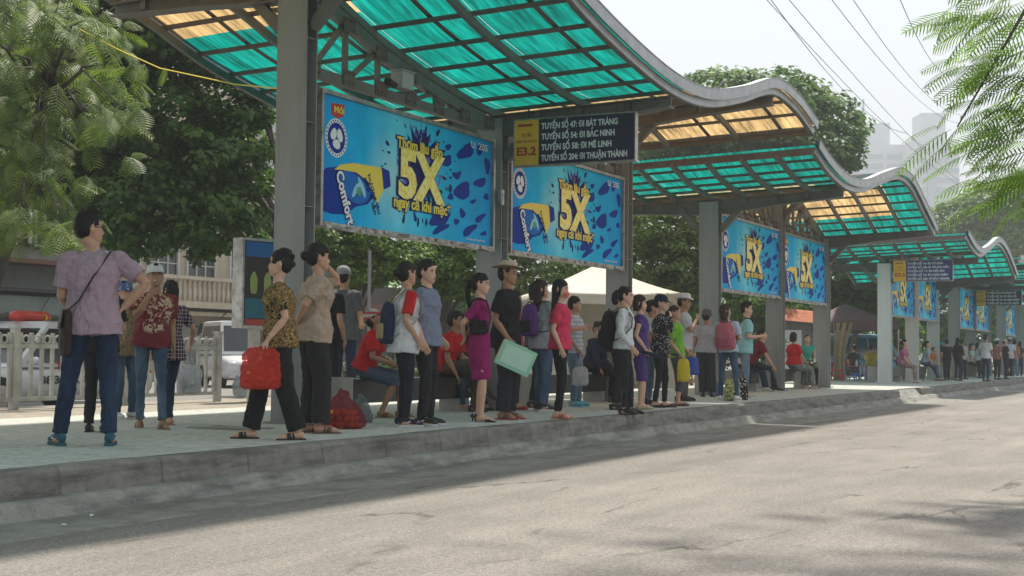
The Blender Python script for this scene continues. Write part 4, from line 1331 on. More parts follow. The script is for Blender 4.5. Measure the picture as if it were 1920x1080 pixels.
PG = 'people waiting at the bus shelters'
def person(label, px=None, fy=None, hy=None, turn=90, look=None, H=None, sex='m', skin='b', top=None, bottom=None, shoes=None, hair='short', arms=('down', 'down'),
           legs='stand', lean=(0, 0), nod=0, hat=None, vox=None, build=1.0, loc=None, sit=None, fem=None, mask=None, glasses=False, hairmat=None, curls=(.35, .35), group=PG, tilt=0, seat=.46):
    if loc is None:
        loc = on_z(px, fy, PLAT)
    loc = Vector(loc)
    fwd_d = Vector((loc.x, loc.y, 0)).dot(Vector((FWD.x, FWD.y, 0)).normalized())
    if H is None: H = (fy - hy) * fwd_d / FPX
    H *= .98
    s = H / 1.70
    v = Vector((loc.x, loc.y, 0)).normalized()
    f = Matrix.Rotation(R(turn), 3, 'Z') @ (-v)
    rz = math.atan2(f.y, f.x) - math.pi / 2
    root = thing('person', label, 'person', loc, rz, group)
    if look is None: look = turn
    yaw = ((look - turn + 180) % 360) - 180
    yaw = max(-80, min(80, yaw))
    if vox is None: vox = max(.0065, min(.022, fwd_d * .00055))
    near = fwd_d < 24
    sx = 1.07 if sex == 'm' else .95
    build *= 1.07
    pr = random.Random(int(abs(loc.x * 977 + loc.y * 331)))
    # skeleton, in units of a 1.70 m figure
    sitting = sit is not None
    pz = (seat + .11) / s if sitting else .93
    if legs == 'squat': pz = .42
    Pv = Vector((0, 0, pz))
    if not sitting:
        Pv = Vector((pr.uniform(-.035, .035), pr.uniform(-.03, .01), pz)); lean = (lean[0] + pr.uniform(-1, 4), lean[1] + pr.uniform(-3, 3)); nod += pr.uniform(-7, 3)
    lf, ls = R(lean[0]), R(lean[1])
    sp = Vector((math.sin(ls), math.sin(lf), math.cos(lf) * math.cos(ls))).normalized()
    latv = Vector((math.cos(ls), 0, -math.sin(ls)))
    N = Pv + sp * .525
    Cst = Pv + sp * .32
    fr = latv.cross(sp) * -1
    if fr.y < 0: fr = -fr
    Sh = {d: N - sp * .078 + latv * (d * .162 * sx * build ** .5) for d in (-1, 1)}
    Hp = {d: Pv + Vector((d * .088, 0, -.03)) for d in (-1, 1)}
    LF = {'stand': ((-.095, .02), (.095, -.02)), 'apart': ((-.17, .03), (.17, -.03)), 'stride': ((-.08, .22), (.08, -.20)), 'stride2': ((-.08, -.18), (.08, .22)), 'together': ((-.065, .0), (.065, .02)), 'squat': ((-.14, .1), (.14, .12))}
    if sitting:
        A = {-1: Vector((-.12, .42 + sit[0], .085)), 1: Vector((.12, .42 + sit[1], .085))}
    else:
        q = LF[legs if legs in LF else 'stand']
        A = {-1: Vector((q[0][0] + pr.uniform(-.03, .03), q[0][1] + pr.uniform(-.05, .06), .085)), 1: Vector((q[1][0] + pr.uniform(-.03, .03), q[1][1] + pr.uniform(-.05, .06), .085))}
    cross = sitting and legs == 'cross'
    if cross: A[1] = Vector((-.06, .66, .34))
    K = {}
    for d in (-1, 1):
        pole = Vector((d * .12, 1, .5 if sitting else 0))
        if sitting or legs == 'squat': l1, l2 = .45, .41
        else:
            dist = (A[d] - Hp[d]).length; l1, l2 = dist * .519, dist * .485
        K[d], A[d] = ik(Hp[d], A[d], l1, l2, pole)
    AR = {'down': (.055, .04, -.50, (-.0, -1, 0), .0), 'front': (-.07, .27, -.36, (.6, -1, 0), 0), 'hip': (.03, -.05, -.37, (1.6, -.5, .2), 0), 'face': (-.10, .16, .02, (.5, .3, -1), 0),
          'headf': (-.07, .10, .17, (.15, 1.5, .05), 0), 'head': (-.02, .06, .20, (1.0, .4, -.6), 0), 'back': (-.14, -.17, -.40, (1, -.6, 0), 0), 'lap': (-.03, .30, -.42, (.5, -.6, -.3), 0), 'phone': (-.10, .30, -.26, (.5, -.4, -1), 0), 'swing': (.10, .16, -.46, (.3, -1, 0), 0),
          'out': (.20, .16, -.42, (.5, -1, 0), 0), 'hold': (.03, .10, -.47, (.2, -1, 0), 0), 'chin': (-.12, .20, -.06, (.4, .2, -1), 0), 'knee': (-.0, .42, -.38, (.3, -.5, -.5), 0), 'point': (.05, .45, -.14, (.3, -.5, -1), 0),
          'bent': (-.02, .26, -.24, (.4, -1, -.4), 0), 'strap': (-.10, .13, -.14, (.6, -.2, -1), 0), 'cross': (-.24, .16, -.24, (.6, -.2, -.6), 0), 'far': (.02, .50, -.32, (.2, -.5, -.5), 0)}
    E, Wr = {}, {}
    for i, d in ((0, -1), (1, 1)):
        a = AR[arms[i]] if isinstance(arms[i], str) else arms[i]
        off = latv * (a[0] * d) + fr * a[1] + sp * a[2] if not sitting or True else 0
        pole = latv * (a[3][0] * d) + fr * a[3][1] + Vector((0, 0, 1)) * a[3][2]
        E[d], Wr[d] = ik(Sh[d], Sh[d] + off, .285, .25, pole)
    S_ = lambda p: Vector(p) * s
    # head frame
    HB = N + sp * .035 + fr * .012
    Rm = Matrix.Rotation(R(yaw), 3, 'Z') @ Matrix.Rotation(-R(nod), 3, 'X') @ Matrix.Rotation(R(tilt), 3, 'Y')
    cb = Vector((0, -.02, -.0))
    X = lambda p: (HB + Rm @ (Vector(p) + cb) * 1.07) * s
    bare_leg = bool(bottom) and bottom[1] in ('shorts', 'knee', 'skirt', 'dress', 'crop')
    # ---- body
    b = MB()
    head_loft(b, X)
    b.tube([X((0, .098, .066)), X((0, .094, .085)), X((0, .080, .118))], [.014 * s, .010 * s, .007 * s], 6)
    b.ell(X((0, .084, .044)), (.022 * s, .012 * s, .011 * s), Rm, 8, 6)
    for d in (-1, 1): b.ell(X((d * .071, -.008, .098)), (.008 * s, .018 * s, .029 * s), Rm, 8, 6)
    b.tube([S_(N - sp * .05), S_(N + sp * .02), X((0, -.012, .02)), X((0, -.012, .06))], [.062 * s * sx, .050 * s * sx, .049 * s * sx, .05 * s * sx], 12)
    tor = [(Pv + sp * -.06, (.135, .085)), (Pv + sp * .06, (.140, .088)), (Pv + sp * .18, (.118, .078)), (Pv + sp * .33, (.138, .092)), (Pv + sp * .44, (.140, .082)), (Pv + sp * .50, (.085, .055))]
    b.tube([S_(p) for p, _ in tor], [(w_ * s * sx * build * .80, d_ * s * build * .80) for _, (w_, d_) in tor], 14, up=latv)
    for d in (-1, 1):
        el, wr = E[d], Wr[d]
        b.tube([S_(Sh[d] - latv * d * .05), S_(Sh[d]), S_(Sh[d].lerp(el, .4)), S_(el), S_(el.lerp(wr, .3)), S_(wr)], [.038 * s * sx, .040 * s * sx * build, .041 * s * sx * build, .036 * s * sx, .039 * s * sx, .024 * s * sx], 10)
        fo = (wr - el).normalized()
        pn = -latv * d if arms[(d + 1) // 2] in ('down', 'swing', 'hold', 'out', 'far') else (Vector((0, 0, -1)) if arms[(d + 1) // 2] in ('front', 'lap', 'knee', 'hip', 'cross', 'point') else -latv * d * .5 - fr)
        hand(b, S_(wr), fo, pn, s * (1.0 if sex == 'm' else .9), curls[(d + 1) // 2], -d)
        b.tube([S_(Hp[d]), S_(Hp[d].lerp(K[d], .45)), S_(K[d]), S_(K[d].lerp(A[d], .3)), S_(K[d].lerp(A[d], .75)), S_(A[d])], [.062 * s * build, .060 * s * build if bare_leg else .050 * s, .049 * s if bare_leg else .036 * s, .052 * s if bare_leg else .030 * s, .036 * s if bare_leg else .024 * s, .033 * s if bare_leg else .026 * s], 12)
        fd = Vector((d * .22, 1, 0)).normalized()
        if cross and d == 1: fd = Vector((0, .8, -.55)).normalized()
        a = A[d]; dz = Vector((0, 0, -.045)) if not (cross and d == 1) else Vector((0, -.03, -.04))
        b.tube([S_(a - fd * .055 + dz), S_(a - fd * .02 + dz * .8), S_(a + fd * .06 + dz * 1.0), S_(a + fd * .13 + dz * 1.3), S_(a + fd * .165 + dz * 1.45)], [.030 * s, .040 * s, .036 * s, .030 * s, .018 * s], 10)
    body = fuse(b.build('body', SKIN[skin], root, True), vox, 3)
    # face details
    if fwd_d < 32:
        m = MB()
        for d in (-1, 1): m.ell(X((d * .031, .0795, .112)), (.0135 * s, .006 * s, .0062 * s), Rm, 8, 6)
        m.build('eye', M_dark, root, True)
        m = MB()
        for d in (-1, 1): m.tube([X((d * .016, .086, .128)), X((d * .032, .086, .133)), X((d * .050, .074, .128))], .0035 * s, 5)
        m.build('eyebrow', HAIR, root, True)
        if not mask:
            m = MB(); m.ell(X((0, .0885, .0445)), (.021 * s, .008 * s, .0065 * s), Rm, 10, 6); m.build('lips', plain('lips', (.34, .11, .10), .45), root, True)
    if mask:
        m = MB(); m.ell(X((0, .058, .050)), (.060 * s, .050 * s, .050 * s), Rm, 12, 8); m.build('face_mask', mask, root, True)
    if glasses:
        m = MB()
        for d in (-1, 1):
            c_ = Vector((d * .034, .097, .112)); pts = [X(c_ + Vector((.024 * math.cos(k * .7854), 0, .017 * math.sin(k * .7854)))) for k in range(9)]
            m.tube(pts, .0025 * s, 4); m.tube([X((d * .058, .095, .116)), X((d * .074, .0, .112))], .0025 * s, 4)
        m.tube([X((-.01, .1, .112)), X((.01, .1, .112))], .0025 * s, 4)
        m.build('glasses', M_dark, root, True)
    # ---- hair
    hm = hairmat or HAIR
    m = MB()
    if hair != 'bald':
        k = 1.0 if hat is None else .94
        m.ell(X((0, -.010, .158)), (.082 * s * k, .102 * s * k, .084 * s * k), Rm, 14, 10)
        m.ell(X((0, -.045, .112)), (.083 * s, .070 * s, .090 * s), Rm, 14, 10)
        for d in (-1, 1): m.ell(X((d * .060, .012, .142)), (.016 * s, .038 * s, .040 * s), Rm, 8, 6)
        if hair == 'short':
            for i in range(9): m.ell(X((rnd.uniform(-.045, .045), rnd.uniform(-.05, .068), rnd.uniform(.19, .225))), (.030 * s, .030 * s, .024 * s), Rm, 8, 6)
        if hair != 'bald' and sex == 'f': m.ell(X((.02, .052, .168)), (.055 * s, .038 * s, .034 * s), Rm, 10, 6)
        if hair == 'curly':
            for i in range(26):
                a, e = rnd.uniform(0, 6.28), rnd.uniform(-.3, 1.4)
                q = Vector((math.cos(a) * math.cos(e) * .078, -.022 + math.sin(a) * math.cos(e) * .085 - .006, .135 + math.sin(e) * .088))
                if q.y > .045 and q.z < .17: continue
                m.ell(X(q), (.030 * s,) * 3, None, 8, 6)
        if hair == 'bun':
            m.ell(X((0, -.125, .115)), (.040 * s, .036 * s, .042 * s), Rm, 10, 8); m.ell(X((0, -.09, .105)), (.045 * s, .04 * s, .04 * s), Rm, 10, 8)
        if hair == 'pony':
            q = X((0, -.105, .13)); dn = Vector((0, 0, -1)) * s
            m.tube([X((0, -.08, .14)), q - fr * .025 * s, q - fr * .05 * s + dn * .08, q - fr * .045 * s + dn * .20, q - fr * .03 * s + dn * .30], [.03 * s, .032 * s, .036 * s, .03 * s, .012 * s], 10)
        if hair in ('long', 'longer', 'bob'):
            ln = {'long': .26, 'longer': .36, 'bob': .11}[hair]
            c0 = X((0, -.035, .15)); c1 = X((0, -.045, .06)); q = S_(N - fr * .085 - sp * (ln * .5)); q2 = S_(N - fr * .10 - sp * (ln - .06))
            pts = [c0, c1] + ([X((0, -.045, .0))] if hair == 'bob' else [q, q2])
            rr = [(.074 * s, .07 * s), (.083 * s, .062 * s)] + ([(.075 * s, .05 * s)] if hair == 'bob' else [(.088 * s, .035 * s), (.045 * s, .02 * s)])
            m.tube(pts, rr, 12, up=Rm @ Vector((1, 0, 0)))
            for d in (-1, 1): m.tube([X((d * .066, .02, .16)), X((d * .074, .012, .08)), X((d * .072, -.0, .015))], [.016 * s, .018 * s, .012 * s], 6)
        fuse(m.build('hair', hm, root, True), max(.006, vox), 1, .016, .016)
    # ---- hats
    if hat:
        kind, hmat = hat[0], hat[1]
        m = MB()
        n = 18
        if kind == 'cap':
            prof = [(.088, .135), (.091, .155), (.088, .185), (.074, .215), (.045, .236), (.006, .243)]
            for rr, z in prof: pass
            vs, fs = [], []
            for rr, z in prof:
                for k in range(n): a = 2 * math.pi * k / n; vs.append(X((rr * math.cos(a) * .93, rr * math.sin(a) * 1.12 - .006, z)))
            for i in range(len(prof) - 1):
                for k in range(n): a_, b_ = i * n + k, i * n + (k + 1) % n; fs.append((a_, b_, b_ + n, a_ + n))
            fs.append(tuple(range(n - 1, -1, -1))); fs.append(tuple((len(prof) - 1) * n + k for k in range(n)))
            m.add(vs, fs)
            top_, bot = [], []
            for k in range(9):
                a = math.pi * (.12 + .76 * k / 8); ex = math.sin((k) / 8 * math.pi) ** .6 * .075
                top_.append(X((.080 * math.cos(a), .092 * math.sin(a) * 1.0 + ex, .140 - ex * .22)))
            inner = [X((.080 * math.cos(math.pi * (.12 + .76 * k / 8)), .085 * math.sin(math.pi * (.12 + .76 * k / 8)), .152)) for k in range(9)]
            th = Rm @ Vector((0, 0, -.006)) * s
            m.grid([inner, top_, [p + th for p in top_], [p + th for p in inner]])
            m.build('cap', hmat, root, True)
        else:
            br = {'straw': (.155, .02), 'bucket': (.118, -.025), 'fedora': (.135, .0), 'hood': (.1, -.03)}[kind]
            prof = [(br[0], .150 + br[1]), (br[0] * .99, .156 + br[1]), (.094, .165), (.090, .205), (.080, .238), (.05, .250), (.01, .244)]
            vs, fs = [], []
            for i, (rr, z) in enumerate(prof):
                for k in range(n):
                    a = 2 * math.pi * k / n
                    up_ = .028 * abs(math.cos(a)) ** 2 if i < 2 and kind in ('straw', 'fedora') else 0
                    vs.append(X((rr * math.cos(a) * (.95 if i > 1 else .9), rr * math.sin(a) * 1.12 - .004, z + up_)))
            for i in range(len(prof) - 1):
                for k in range(n): a_, b_ = i * n + k, i * n + (k + 1) % n; fs.append((a_, b_, b_ + n, a_ + n))
            fs.append(tuple(range(n - 1, -1, -1))); fs.append(tuple((len(prof) - 1) * n + k for k in range(n)))
            m.add(vs, fs)
            m.build('hat', hmat, root, True)
            if kind == 'straw':
                m = MB(); m.tube([X((.0955 * .95 * math.cos(2 * math.pi * k / 16), .0955 * 1.12 * math.sin(2 * math.pi * k / 16) - .004, .170)) for k in range(17)], .007 * s, 5); m.build('hat_band', plain('hat_band', (.16, .09, .05), .7), root, True)
    # ---- top
    if top:
        tm, sleeve, hem = top[:3]
        loose = top[3] if len(top) > 3 else 1.0
        m = MB(); q = build * loose
        hz = hem
        pts = [(-hem, (.176, .140)), (-hem * .4, (.176, .138)), (.04, (.170, .132)), (.12, (.156 if sex == 'm' else .146, .118)), (.20, (.150 if sex == 'm' else .130, .108)), (.33, (.168, .122)), (.42, (.166, .108)), (.475, (.125, .078)), (.508, (.062, .056))]
        if sex == 'f': pts[6] = (.42, (.160, .105)); pts[5] = (.335, (.158, .128))
        if sitting: pts = [(-.02, (.178, .145))] + pts[2:]
        m.tube([S_(Pv + sp * a) for a, _ in pts], [(w_ * s * sx * (q if i < 6 else build ** .5), d_ * s * (q if i < 7 else 1)) for i, (_, (w_, d_)) in enumerate(pts)], 18, up=latv)
        smesh = m
        for d in (-1, 1):
            el, wr = E[d], Wr[d]
            a0 = Sh[d] - latv * d * .06
            if sleeve == 'short': P_ = [a0, Sh[d], Sh[d].lerp(el, .35), Sh[d].lerp(el, .74)]; rr = [.054, .060, .062, .063 * (1.04 if sex == 'm' else .95)]
            elif sleeve == 'cap': P_ = [a0, Sh[d], Sh[d].lerp(el, .3)]; rr = [.058, .060, .054]
            else: P_ = [a0, Sh[d], Sh[d].lerp(el, .5), el, el.lerp(wr, .5), wr.lerp(el, .04)]; rr = [.060, .060, .052, .047, .041, .034]
            tgt = smesh
            if len(top) > 4 and top[4] is not None: tgt = MB()
            tgt.tube([S_(p) for p in P_], [x * s * sx * (q ** .5) for x in rr], 12)
            if tgt is not smesh:
                fuse(tgt.build('sleeve', top[4], root, True), vox, 3, .008, .06)
        fuse(m.build('shirt', tm, root, True), vox, 3, .034 if near else .014, .085)
        # collar
        if len(top) > 5 and top[5]:
            c_ = MB(); c_.tube([S_(N + sp * -.035 + latv * .058 * math.cos(a) + fr * .056 * math.sin(a) + sp * .020 * (1 - math.sin(a))) for a in [2 * math.pi * k / 12 for k in range(13)]], .011 * s, 6)
            c_.build('collar', top[5], root, True)
    # ---- bottom
    if bottom:
        bm_, kind = bottom[:2]
        m = MB()
        R0 = {'jeans': (.094, .076, .060, .052), 'slim': (.088, .066, .048, .040), 'loose': (.098, .086, .078, .074), 'shorts': (.100, .094, .088, 0), 'knee': (.096, .082, .076, 0), 'crop': (.092, .074, .062, .056)}.get(kind)
        m.tube([S_(Pv + Vector((0, 0, .09))) if not sitting else S_(Pv + sp * .10), S_(Pv + Vector((0, 0, .02))), S_(Pv + Vector((0, 0, -.07)))], [(.140 * s * sx * build, .105 * s * build), (.158 * s * build, .120 * s * build), (.150 * s * build, .112 * s * build)], 16, up=(1, 0, 0))
        if kind in ('skirt', 'dress'):
            kz = Vector((0, 0, K[1].z)) if not sitting else None
            if not sitting:
                m.tube([S_(Pv), S_(Pv + Vector((0, .0, -.16))), S_(Vector((0, (K[1].y + K[-1].y) / 2 * .6, K[1].z + .12))), S_(Vector((0, (K[1].y + K[-1].y) / 2 * .8, K[1].z - (.14 if kind == 'dress' else -.01))))],
                       [(.160 * s, .120 * s), (.165 * s, .125 * s), (.150 * s, .120 * s), ((.150 if kind == 'skirt' else .19) * s, (.115 if kind == 'skirt' else .15) * s)], 18, up=(1, 0, 0))
            fuse(m.build('skirt', bm_, root, True), vox, 4, .010, .07)
        else:
            for d in (-1, 1):
                k_, a_ = K[d], A[d]
                if kind == 'shorts': P_ = [Hp[d], Hp[d].lerp(k_, .5), Hp[d].lerp(k_, .86)]; rr = R0[:3]
                elif kind == 'knee': P_ = [Hp[d], Hp[d].lerp(k_, .5), k_, k_.lerp(a_, .12)]; rr = (R0[0], R0[1], R0[2], R0[2] * .95)
                elif kind == 'crop': P_ = [Hp[d], Hp[d].lerp(k_, .5), k_, k_.lerp(a_, .6)]; rr = R0
                else:
                    P_ = [Hp[d], Hp[d].lerp(k_, .5), k_, k_.lerp(a_, .5), a_ + (k_ - a_) * .02]; rr = (R0[0], R0[1], R0[2], (R0[2] + R0[3]) / 2, R0[3])
                m.tube([S_(p) for p in P_], [x * s * build for x in rr], 12)
            fuse(m.build('trousers' if kind not in ('shorts', 'knee') else 'shorts', bm_, root, True), vox, 3, .026 if near else .010, .095)
    # ---- shoes
    shoes = shoes or (plain('shoe_plain', (.02, .02, .022), .45), 'shoe')
    if shoes:
        smat, kind = shoes[:2]
        sole = shoes[2] if len(shoes) > 2 else plain('sole_dark', (.03, .028, .026), .7)
        for d in (-1, 1):
            fd = Vector((d * .22, 1, 0)).normalized()
            if cross and d == 1: fd = Vector((0, .8, -.55)).normalized()
            dn = Vector((0, 0, -1)) if not (cross and d == 1) else Vector((0, -.55, -.8)).normalized()
            a = A[d]
            sd = fd.cross(dn).normalized()
            outl = [(-.075, .028), (-.05, .036), (.02, .036), (.09, .045), (.14, .043), (.18, .028), (.192, .0)]
            ol = [(x, y) for x, y in outl] + [(x, -y) for x, y in reversed(outl[:-1])]
            m = MB()
            base = a + dn * .084
            th = .014 if kind != 'sneaker' else .024
            if kind == 'heel':
                lo = [S_(base + fd * x + sd * y * .8 + dn * (-.003 - (.055 if x < 0 else .055 * max(0, 1 - x / .11)))) for x, y in ol]
                hi = [p - dn * .01 * s for p in lo]
                m.add(lo + hi, [tuple(range(len(ol))), tuple(range(2 * len(ol) - 1, len(ol) - 1, -1))] + [((k + 1) % len(ol), k, k + len(ol), (k + 1) % len(ol) + len(ol)) for k in range(len(ol))])
                m.tube([S_(base - fd * .06 + dn * -.055), S_(base - fd * .066 + dn * -.001)], [.014 * s, .006 * s], 6)
                m.tube([S_(base + fd * .06 - dn * .02), S_(base + fd * .12 - dn * .022), S_(base + fd * .175 - dn * .012)], [(.018 * s, .040 * s), (.022 * s, .040 * s), (.008 * s, .012 * s)], 10, up=dn)
                m.tube([S_(base - fd * .055 - dn * .085), S_(base - fd * .078 - dn * .065), S_(base - fd * .05 - dn * .045)], .02 * s, 8)
                m.build('shoe', smat, root, True); continue
            lo = [S_(base + fd * x + sd * y) for x, y in ol]; hi = [p - dn * th * s for p in lo]
            m.add(lo + hi, [tuple(range(len(ol))), tuple(range(2 * len(ol) - 1, len(ol) - 1, -1))] + [((k + 1) % len(ol), k, k + len(ol), (k + 1) % len(ol) + len(ol)) for k in range(len(ol))])
            if kind == 'sandal':
                sh_ = m.build('sandal', sole, root)
                m = MB()
                for x0, w_ in ((.085, .020), (.045, .012)):
                    m.tube([S_(base + fd * (x0 - .01) + sd * .043 - dn * .01), S_(base + fd * x0 + sd * .03 - dn * .058), S_(base + fd * x0 - sd * .03 - dn * .058), S_(base + fd * (x0 - .01) - sd * .043 - dn * .01)], [(w_ * s, .005 * s)] * 4, 6, up=fd)
                m.build('strap', smat, root if not sh_ else sh_, True)
                continue
            so = m.build('sole', sole, root)
            m = MB()
            b0 = base - dn * th
            if kind == 'flat':
                m.tube([S_(b0 - fd * .072 - dn * .014), S_(b0 - fd * .03 - dn * .010), S_(b0 + fd * .05 - dn * .012), S_(b0 + fd * .12 - dn * .022), S_(b0 + fd * .185 - dn * .008)],
                       [(.018 * s, .026 * s), (.016 * s, .036 * s), (.018 * s, .040 * s), (.022 * s, .040 * s), (.008 * s, .016 * s)], 10, up=dn)
            else:
                m.tube([S_(b0 - fd * .078 - dn * .030), S_(b0 - fd * .045 - dn * .036), S_(b0 + fd * .02 - dn * .036), S_(b0 + fd * .09 - dn * .026), S_(b0 + fd * .15 - dn * .018), S_(b0 + fd * .19 - dn * .008)],
                       [(.026 * s, .022 * s), (.042 * s, .036 * s), (.040 * s, .039 * s), (.030 * s, .043 * s), (.022 * s, .040 * s), (.008 * s, .018 * s)], 12, up=dn)
            m.build('shoe', smat, root, True)
            if kind == 'sneaker' and near:
                m = MB()
                for k in range(3): m.tube([S_(b0 + fd * (.03 + k * .022) + sd * .022 - dn * (.074 - k * .011)), S_(b0 + fd * (.036 + k * .022) - sd * .022 - dn * (.074 - k * .011))], .004 * s, 5)
                for sgn in (-1, 1): m.tube([S_(b0 + fd * .0 + sd * sgn * .040 - dn * .02), S_(b0 + fd * .05 + sd * sgn * .042 - dn * .035)], .006 * s, 5)
                m.build('lace', M_wt, root, True)
    J = dict(root=root, s=s, N=N, P=Pv, S=Sh, E=E, W=Wr, K=K, A=A, X=X, loc=loc, rz=rz, fr=fr, sp=sp, lat=latv, HB=HB)
    J['world'] = lambda p: loc + Matrix.Rotation(rz, 3, 'Z') @ (Vector(p) * s)
    return J

C = cloth
BLK = C('cloth_black', (.018, .018, .020)); BLK2 = C('trouser_black', (.022, .023, .028)); NAVYC = C('cloth_navy', (.02, .028, .06))
DEN = C('denim_dark', (.018, .035, .075), 'denim', (.035, .065, .12)); DEN2 = C('denim_mid', (.05, .09, .15), 'denim', (.16, .23, .32)); DEN3 = C('denim_light', (.12, .19, .27), 'denim', (.30, .38, .45))
WHT = C('cloth_white', (.66, .67, .69)); GRY = C('cloth_grey', (.28, .29, .31)); KHA = C('cloth_khaki', (.42, .33, .19)); BRN = C('cloth_brown', (.085, .07, .055))
S_BLK = plain('shoe_black', (.015, .015, .017), .4); S_WHT = plain('shoe_white', (.60, .61, .62), .5); S_BRN = plain('shoe_brown', (.13, .07, .045), .5); S_RED = plain('shoe_red', (.35, .03, .03), .5)
S_TEAL = plain('shoe_teal', (.02, .10, .14), .7); S_GOLD = plain('shoe_gold', (.42, .36, .26), .4); S_BLUE = plain('shoe_bright_blue', (.12, .45, .58), .6)
W_SOLE = plain('sole_white', (.55, .56, .56), .6); T_SOLE = plain('sole_tan', (.30, .20, .13), .7)
def m_shirt_print():
    s = NT('maroon_tee_print'); v = s.coord()
    n = s.noise(s.coord((1, .2, 1)), 16, 3, .6, 1.5)
    c = s.n('ShaderNodeTexCoord'); sp = s.n('ShaderNodeSeparateXYZ'); s.l(c.outputs['Object'], sp.inputs[0])
    vd = s.n('ShaderNodeVectorMath', operation='DISTANCE'); vd.inputs[1].default_value = (.0, .16, 1.14)
    s.l(c.outputs['Object'], vd.inputs[0])
    k = s.mix(1, s.ramp(n, [(.50, 0.0), (.54, 1.0)]), s.ramp(vd.outputs['Value'], [(.19, 1.0), (.23, 0.0)]), 'MULTIPLY')
    col = s.mix(k, (.15, .012, .022), (.52, .40, .28))
    return s.done(s.bsdf(col, .85, s.bump(s.noise(v, 9, 3), .6, .03)))

def sling(P, label, mat, side=1, drop=.50, size=(.26, .10, .26), cat='bag', across=True, smat=None, back=-.02, name='shoulder_bag'):
    """bag hanging at one hip on a strap over the (other) shoulder"""
    s = P['s']; N, Pv, lat, fr = P['N'], P['P'], P['lat'], P['fr']
    r = thing(name, label, cat, P['loc'], P['rz'], 'bags carried by the people')
    c = Pv + lat * side * .20 + fr * back + Vector((0, 0, .48 - drop))
    m = MB()
    prof = []
    w_, d_, h = size
    m.tube([(c + Vector((0, 0, -h / 2))) * s, (c + Vector((0, 0, -h / 2 + .02))) * s, c * s, (c + Vector((0, 0, h / 2 - .02))) * s, (c + Vector((0, 0, h / 2))) * s],
           [(d_ * .35 * s, w_ * .46 * s), (d_ * .5 * s, w_ * .5 * s), (d_ * .55 * s, w_ * .5 * s), (d_ * .42 * s, w_ * .48 * s), (d_ * .2 * s, w_ * .46 * s)], 12, up=lat)
    fuse(m.build('bag_body', mat, r, True), .012, 2, .012, .05)
    f = MB(); f.tube([(c + lat * side * .0 + Vector((0, 0, h * .1))) * s + lat * side * d_ * .52 * s, (c + Vector((0, 0, h * .5))) * s + lat * side * d_ * .3 * s], [(.006 * s, w_ * .46 * s)] * 2, 8, up=lat); f.build('bag_flap', mat, r, True)
    m = MB()
    sh = P['S'][-side if across else side] + lat * (side if across else -side) * .045 + P['sp'] * .067
    fb = .135
    for q in (1, -1):
        a = sh
        pts = [a, sh + fr * q * .085 - P['sp'] * .03 + lat * side * (.02 if across else 0), (N + Pv) / 2 + fr * q * (fb + .012) + lat * side * (.02 if across else .16) + P['sp'] * .03, Pv + P['sp'] * .13 + fr * q * .125 + lat * side * (.115 if across else .19), c + fr * q * w_ * .42 + Vector((0, 0, h * .46))]
        m.tube([p * s for p in pts], [(.018 * s, .004 * s)] * 5, 6, up=lat + P['sp'])
    m.build('strap', smat or mat, r, True)
    return r
def backpack(P, label, mat, mat2=None, w=.30, h=.40, d=.15, low=0, straps=True):
    s = P['s']; N, lat, fr, sp = P['N'], P['lat'], P['fr'], P['sp']
    r = thing('backpack', label, 'backpack', P['loc'], P['rz'], 'bags carried by the people')
    c = N - sp * (.06 + h / 2 + low) - fr * (.125 + d / 2)
    m = MB()
    m.tube([(c - sp * h * .5) * s, (c - sp * h * .44) * s, (c - sp * .1 * h) * s, (c + sp * h * .3) * s, (c + sp * h * .46) * s, (c + sp * h * .5) * s],
           [(w * .40 * s, d * .40 * s), (w * .5 * s, d * .52 * s), (w * .5 * s, d * .55 * s), (w * .46 * s, d * .45 * s), (w * .36 * s, d * .3 * s), (w * .2 * s, d * .15 * s)], 16, up=lat)
    fuse(m.build('pack', mat, r, True), .011, 3, .012, .06)
    m = MB(); q = c - fr * (d * .52) - sp * h * .2
    m.tube([(q - sp * h * .20) * s, (q - sp * h * .17) * s, (q + sp * h * .14) * s, (q + sp * h * .18) * s], [(w * .30 * s, .015 * s), (w * .36 * s, .032 * s), (w * .34 * s, .03 * s), (w * .28 * s, .01 * s)], 12, up=lat)
    fuse(m.build('pocket', mat2 or mat, r, True), .010, 2)
    m = MB(); m.tube([(c + sp * h * .49 + lat * .03 * k) * s + (sp * .03 * s if abs(k) < 2 else Vector()) for k in (-2, -1, 1, 2)], .008 * s, 6); m.build('handle', mat2 or mat, r, True)
    if straps:
        for k in (-1, 1):
            m = MB(); sh = P['S'][k] - lat * k * .055 + sp * .062
            m.tube([(c + sp * h * .44 + lat * k * .07) * s, (sh - fr * .05) * s, (sh + fr * .03) * s, (P['S'][k] - lat * k * .035 + fr * .122 - sp * .06) * s, (P['S'][k] - lat * k * .01 + fr * .125 - sp * .19) * s, (P['S'][k] + fr * .02 + lat * k * .0 - sp * .33) * s, (c - sp * h * .4 + lat * k * w * .42) * s],
                   [(.020 * s, .006 * s)] * 7, 6, up=lat); m.build('strap', mat2 or mat, r, True)
    return r
